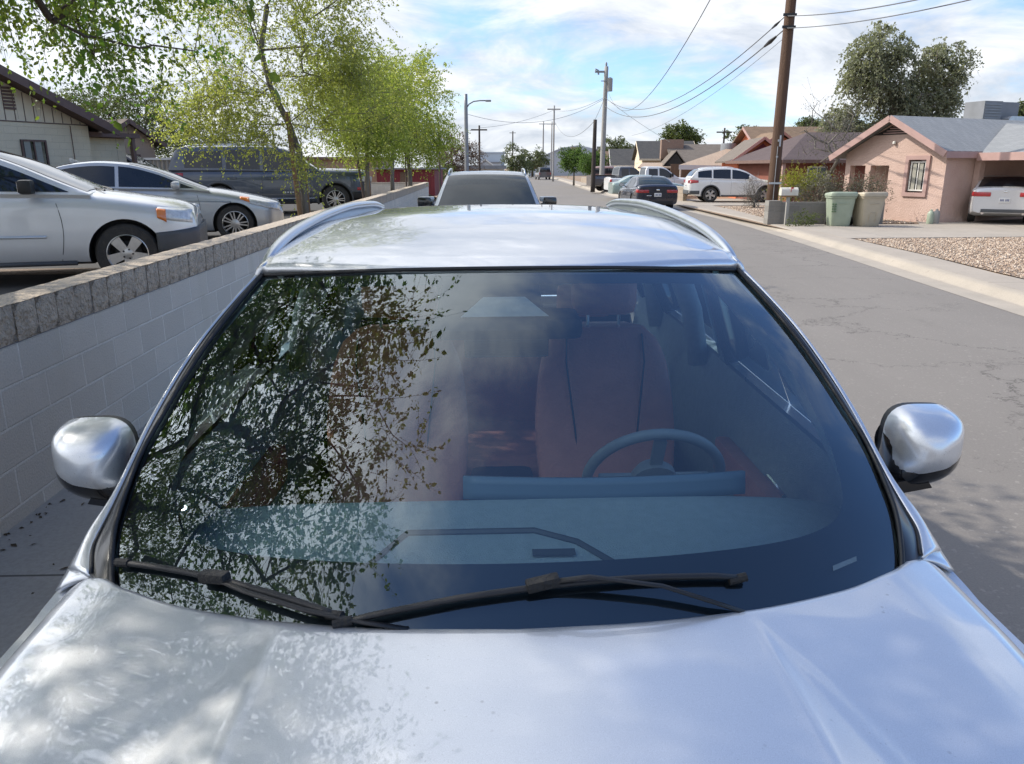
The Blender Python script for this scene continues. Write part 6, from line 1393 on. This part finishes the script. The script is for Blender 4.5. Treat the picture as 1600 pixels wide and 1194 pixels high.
# pale sedan behind it
L, W = 4.7, 1.8
c = Car('parked_car', L, W, 1.45, P_silver, [(0, .6), (.2, .72), (1.2, .92), (3.9, 1.0), (4.7, .98)], HW(L), [(0, .25), (4.7, .3)], [(0, .9), (4.7, 1.0)], [(1.2, .94), (2.1, 1.36), (2.6, 1.44), (3.3, 1.42), (4.3, 1.02)], (.9, 3.7), .33, 'pale car half hidden behind the grey silver crossover', 'car', 'cars parked along the left kerb')
c.front_glass(1.3, 2.05); c.side_glass(1.7, 2.6); c.side_glass(2.7, 3.6); c.mirrors(1.75, 1.05); c.side_patch('headlight', M_headl, .05, .4, .6, .7); c.place(X(765, 62), 62, 0, -math.pi/2+.04)
# far vehicles in the street
L, W = 4.9, 2.0
c = Car('parked_van', L, W, 1.9, P_dkgrey, [(0, .8), (.1, 1.0), (1.2, 1.12), (4.9, 1.14)], HW(L), [(0, .3), (4.9, .36)], [(0, 1.), (4.9, 1.12)], [(.9, 1.12), (1.7, 1.68), (2.2, 1.88), (4.5, 1.9), (4.8, 1.3)], (.9, 3.9), .36, 'dark fronted van parked far down the street on the right', 'van')
c.side_glass(1.6, 2.5, up=.1); c.side_glass(2.6, 4.4, up=.12); c.front_glass(1.0, 1.9); c.rear_box('rear_window', M_dglass, -.8, .8, 1.1, 1.7, -.05, .02); c.rear_box('taillight', M_red, .8, .95, .8, 1.1, both=True); c.side_patch('headlight', M_headl, .05, .4, .75, .9)
c.place(X(848, 128), 128, 0, math.radians(97))
b = None
# dark sedan parked on the right kerb, tail to the camera
L, W = 4.85, 1.92
c = Car('parked_car', L, W, 1.45, P_navy, [(0, .6), (.2, .74), (1.2, .93), (1.7, .97), (3.8, 1.02), (4.4, 1.06), (4.72, 1.08), (4.85, 1.0)], HW(L, .74, .93), [(0, .22), (.4, .18), (4.3, .2), (4.85, .30)], [(0, .9), (1.2, .93), (4.4, 1.03), (4.85, 1.04)],
        [(1.2, .96), (1.7, 1.16), (2.2, 1.38), (2.6, 1.46), (3.1, 1.47), (3.5, 1.42), (4.0, 1.26), (4.4, 1.08)], (.93, 3.78), .34, 'dark navy sedan seen from behind on the right side of the street', 'car', wrw=.70)
c.front_glass(3.42, 4.32, 'rear_window', .88, .008, M_ws2); c.front_glass(1.28, 2.2); c.side_glass(1.7, 2.6, up=.06); c.side_glass(2.68, 3.75, up=.07)
c.rear_box('taillight', M_red, .40, .88, .76, .90, 0, .02, .03, True); c.side_patch('taillight', M_red, 4.55, 4.84, .77, .91, .012); c.plate(.60, .32, .16, 0)
c.rear_box('boot_badge', M_chrome, -.07, .07, .86, .92, 0, .012); c.rear_box('badge_lettering', M_chrome, .28, .50, .63, .655, 0, .012); c.rear_box('rear_diffuser', M_black, -.7, .7, .26, .42, 0, .03); c.mirrors(1.75, 1.06, M_gloss, .22, .15)
c.handle(2.5, .85); c.handle(3.5, .87); c.seam(1.5, .25, .94); c.seam(2.66, .25, .96); c.seam(3.7, .4, .97, .1); b = MB(); b.tube([(L/2-3.5, 0, 1.43), (L/2-3.6, 0, 1.52)], .012, 6); b.build('antenna', [M_black], c.root)
c.place(X(1030, 35.2), 35.2, 0, math.pi/2+math.radians(3), (-L/2, 0))
# pale green car beyond it
L, W = 4.5, 1.78
c = Car('parked_car', L, W, 1.4, P_green, [(0, .6), (.2, .72), (1.2, .9), (3.9, .95), (4.5, .9)], HW(L), [(0, .25), (4.5, .3)], [(0, .9), (4.5, .95)], [(1.2, .92), (1.9, 1.2), (2.4, 1.34), (3.3, 1.32), (4.1, .98)], (.9, 3.6), .32, 'pale green car parked crosswise behind the dark navy sedan', 'car')
c.side_glass(1.6, 2.5); c.side_glass(2.6, 3.5); c.front_glass(1.3, 2.2); c.side_patch('headlight', M_headl, .05, .4, .6, .72); c.mirrors(1.7, 1.0); c.handle(2.4, .8)
c.place(X(1076, 46), 46, .1, math.radians(2), (L/2, 0))
# white pickup
def pickup(loc_px, y, z, hd_, P, label, L=5.6, W=1.95, flip=False):
    c = Car('pickup_truck', L, W, 1.8, P, [(0, .8), (.08, 1.02), (.5, 1.08), (1.5, 1.13), (3.35, 1.14), (3.5, 1.12), (5.5, 1.14), (5.6, 1.1)], HW(L, .86, .95), [(0, .38), (5.6, .42)], [(0, 1.1), (5.6, 1.13)], [(1.35, 1.13), (1.8, 1.45), (2.15, 1.70), (2.5, 1.78), (3.2, 1.78), (3.35, 1.70), (3.42, 1.14)], (1.0, 4.3), .38, label, 'pickup truck', 'pickup trucks in the right hand yards', wrw=.80)
    c.side_glass(1.82, 2.55, up=.09); c.side_glass(2.65, 3.2, up=.12); c.front_glass(1.4, 2.2); c.front_glass(3.33, 3.41, 'rear_window', .8, .01)
    b = MB(); b.box(-L/2+.08, L/2-3.55, -W/2+.12, W/2-.12, 1.17, 1.195); b.build('truck_bed', [M_dark], c.root)
    c.side_patch('taillight', M_red, L-.16, L-.01, .80, 1.05, .01); c.side_patch('headlight', M_headl, .03, .3, .86, 1.0, .01); c.mirrors(1.8, 1.3, M_black, .2, .2); c.seam(1.62, .45, 1.1); c.seam(2.6, .45, 1.1); c.handle(2.45, .98)
    c.place(X(loc_px, y), y, z, hd_, (0, 0)); return c
pickup(1019, 49, .12, math.radians(4), P_white, 'white pickup truck behind the dark navy sedan')
pickup(976, 60, .12, math.radians(10), P_dkgrey, 'dark pickup truck behind the white pickup bed', 5.4)
L, W = 4.9, 1.95
c = Car('parked_car', L, W, 1.8, P_maroon, [(0, .8), (.1, 1.02), (.6, 1.1), (1.4, 1.15), (4.9, 1.18)], HW(L), [(0, .34), (4.9, .4)], [(0, 1.1), (4.9, 1.16)], [(1.2, 1.15), (1.8, 1.5), (2.2, 1.75), (2.8, 1.85), (4.4, 1.84), (4.62, 1.74), (4.8, 1.2)], (.95, 3.9), .37, 'maroon SUV parked just right of the pale grey pole', 'SUV', wrw=.80)
c.side_glass(1.85, 2.6, up=.1); c.side_glass(2.7, 3.6, up=.1); c.side_glass(3.7, 4.45, up=.12); c.rear_box('rear_window', M_dglass, -.75, .75, 1.22, 1.68, -.12, .02); c.rear_box('taillight', M_red, .8, .93, .85, 1.1, both=True); c.front_glass(1.3, 2.2); c.mirrors(1.8, 1.3); c.place(X(950, 70), 70, .12, math.radians(75))
# white SUV on the right drive
L, W = 4.88, 1.93
c = Car('parked_car', L, W, 1.73, P_white, [(0, .70), (.05, .92), (.2, 1.0), (.6, 1.06), (1.3, 1.12), (1.9, 1.13), (4.4, 1.18), (4.78, 1.16), (4.88, 1.0)], HW(L, .80, .90), [(0, .32), (.3, .26), (4.3, .28), (4.88, .42)],
        [(0, 1.), (1.3, 1.10), (1.9, 1.12), (4.3, 1.18), (4.88, 1.2)], [(1.22, 1.12), (1.6, 1.32), (2.05, 1.56), (2.5, 1.68), (3.0, 1.72), (3.8, 1.70), (4.35, 1.64), (4.55, 1.54), (4.82, 1.2)], (.98, 3.78), .38, 'white SUV parked side on in the driveway right of the dark navy sedan', 'SUV', wrw=.76, clad=M_clad)
c.side_glass(1.85, 2.72, up=.085); c.side_glass(2.80, 3.68, up=.085); c.side_glass(3.76, 4.45, lo=.05, up=.10); c.front_glass(1.28, 2.3); c.front_glass(4.42, 4.76, 'rear_window', .9, .012)
c.side_patch('taillight', M_red, 4.42, 4.86, .98, 1.10, .012, z0b=.94, z1b=1.12); c.rear_box('taillight', M_red, .5, .84, .95, 1.1, 0, .02, .02, True); c.rear_box('rear_bumper', M_clad, -.8, .8, .40, .60, 0, .04, .02); c.side_patch('rear_bumper_corner', M_clad, 4.35, 4.86, .40, .58, .01); c.side_line('rocker_cladding', M_clad, [(1.5, .33), (2.4, .33), (3.25, .33)], .045)
c.mirrors(1.85, 1.22, None, .2, .16); c.handle(2.6, .98); c.handle(3.55, 1.0); c.seam(1.6, .35, 1.1); c.seam(2.76, .35, 1.12); c.seam(3.7, .6, 1.14, .12); c.roof_rails(2.6, 4.2, P_white); c.side_patch('headlight', M_headl, .04, .5, .78, .92, .01); c.plate(.75)
c.place(X(1113, 40.6), 40.6, .126, math.radians(-3), (L/2-3.78, -W/2))
# white sedan in the carport
L, W = 4.85, 1.85
c = Car('parked_car', L, W, 1.46, P_pearl, [(0, .6), (.2, .74), (1.2, .93), (1.7, .97), (3.8, 1.02), (4.4, 1.07), (4.74, 1.09), (4.85, 1.0)], HW(L, .74, .92), [(0, .22), (.4, .18), (4.3, .22), (4.85, .34)], [(0, .9), (1.2, .93), (4.4, 1.03), (4.85, 1.04)],
        [(1.2, .96), (1.7, 1.16), (2.2, 1.38), (2.6, 1.46), (3.1, 1.46), (3.5, 1.40), (4.0, 1.24), (4.4, 1.09)], (.93, 3.78), .33, 'white sedan parked in the carport of the pink house', 'car', wrw=.70)
c.front_glass(3.42, 4.32, 'rear_window', .88, .008); c.front_glass(1.28, 2.2); c.side_glass(1.7, 2.6, up=.06); c.side_glass(2.68, 3.75, up=.07)
c.rear_box('taillight', M_red, .38, .85, .84, .98, 0, .02, .03, True); c.side_patch('taillight', M_red, 4.50, 4.84, .85, .99, .012); c.plate(.66, .30, .15, 0); c.rear_box('bumper_insert', M_clad, -.6, .6, .36, .46, 0, .03); c.rear_box('boot_badge', M_chrome, -.05, .05, .97, 1.01, 0, .012)
for q in (-.55, .55):
    b = MB(); b.lathe([(.03, -.02), (.045, -.02), (.045, .1), (.03, .1)], 14, 0, Matrix.Translation((-L/2, q, .34)), 'x'); b.build('exhaust_tip', [M_chrome], c.root)
c.mirrors(1.75, 1.06, None, .2, .14); c.handle(2.5, .85); c.seam(2.66, .25, .96)
c.place(X(1578, 24.6), 24.6, .13, math.radians(62), (-L/2, 0))
# litter on the sidewalk
rg = random.Random(4); b = MB()
for i in range(130):
    y = rg.uniform(2.2, 6); x = rg.uniform(WX(y)+.03, LCb(y)-.2); s = rg.uniform(.008, .028); a = rg.uniform(0, 6.28); ca, sa = math.cos(a)*s, math.sin(a)*s
    b.add([(x-ca, y-sa, .1225), (x+sa*.4, y-ca*.4, .128), (x+ca, y+sa, .124), (x-sa*.4, y+ca*.4, .1235)], [(0, 1, 2, 3)])
for i in range(160):
    y = rg.uniform(2.6, 9); x = WX(y)+rg.uniform(.0, .09)**1.0+.01; s = rg.uniform(.006, .02); a = rg.uniform(0, 6.28); ca, sa = math.cos(a)*s, math.sin(a)*s
    b.add([(x-ca, y-sa, .1225), (x+sa*.5, y-ca*.5, .130), (x+ca, y+sa, .124), (x-sa*.5, y+ca*.5, .1235)], [(0, 1, 2, 3)])
tag(b.build('leaf_litter', [pm('dry_leaf_litter', (.10, .07, .04), (.05, .035, .02), 30, .9)]), kind='stuff')
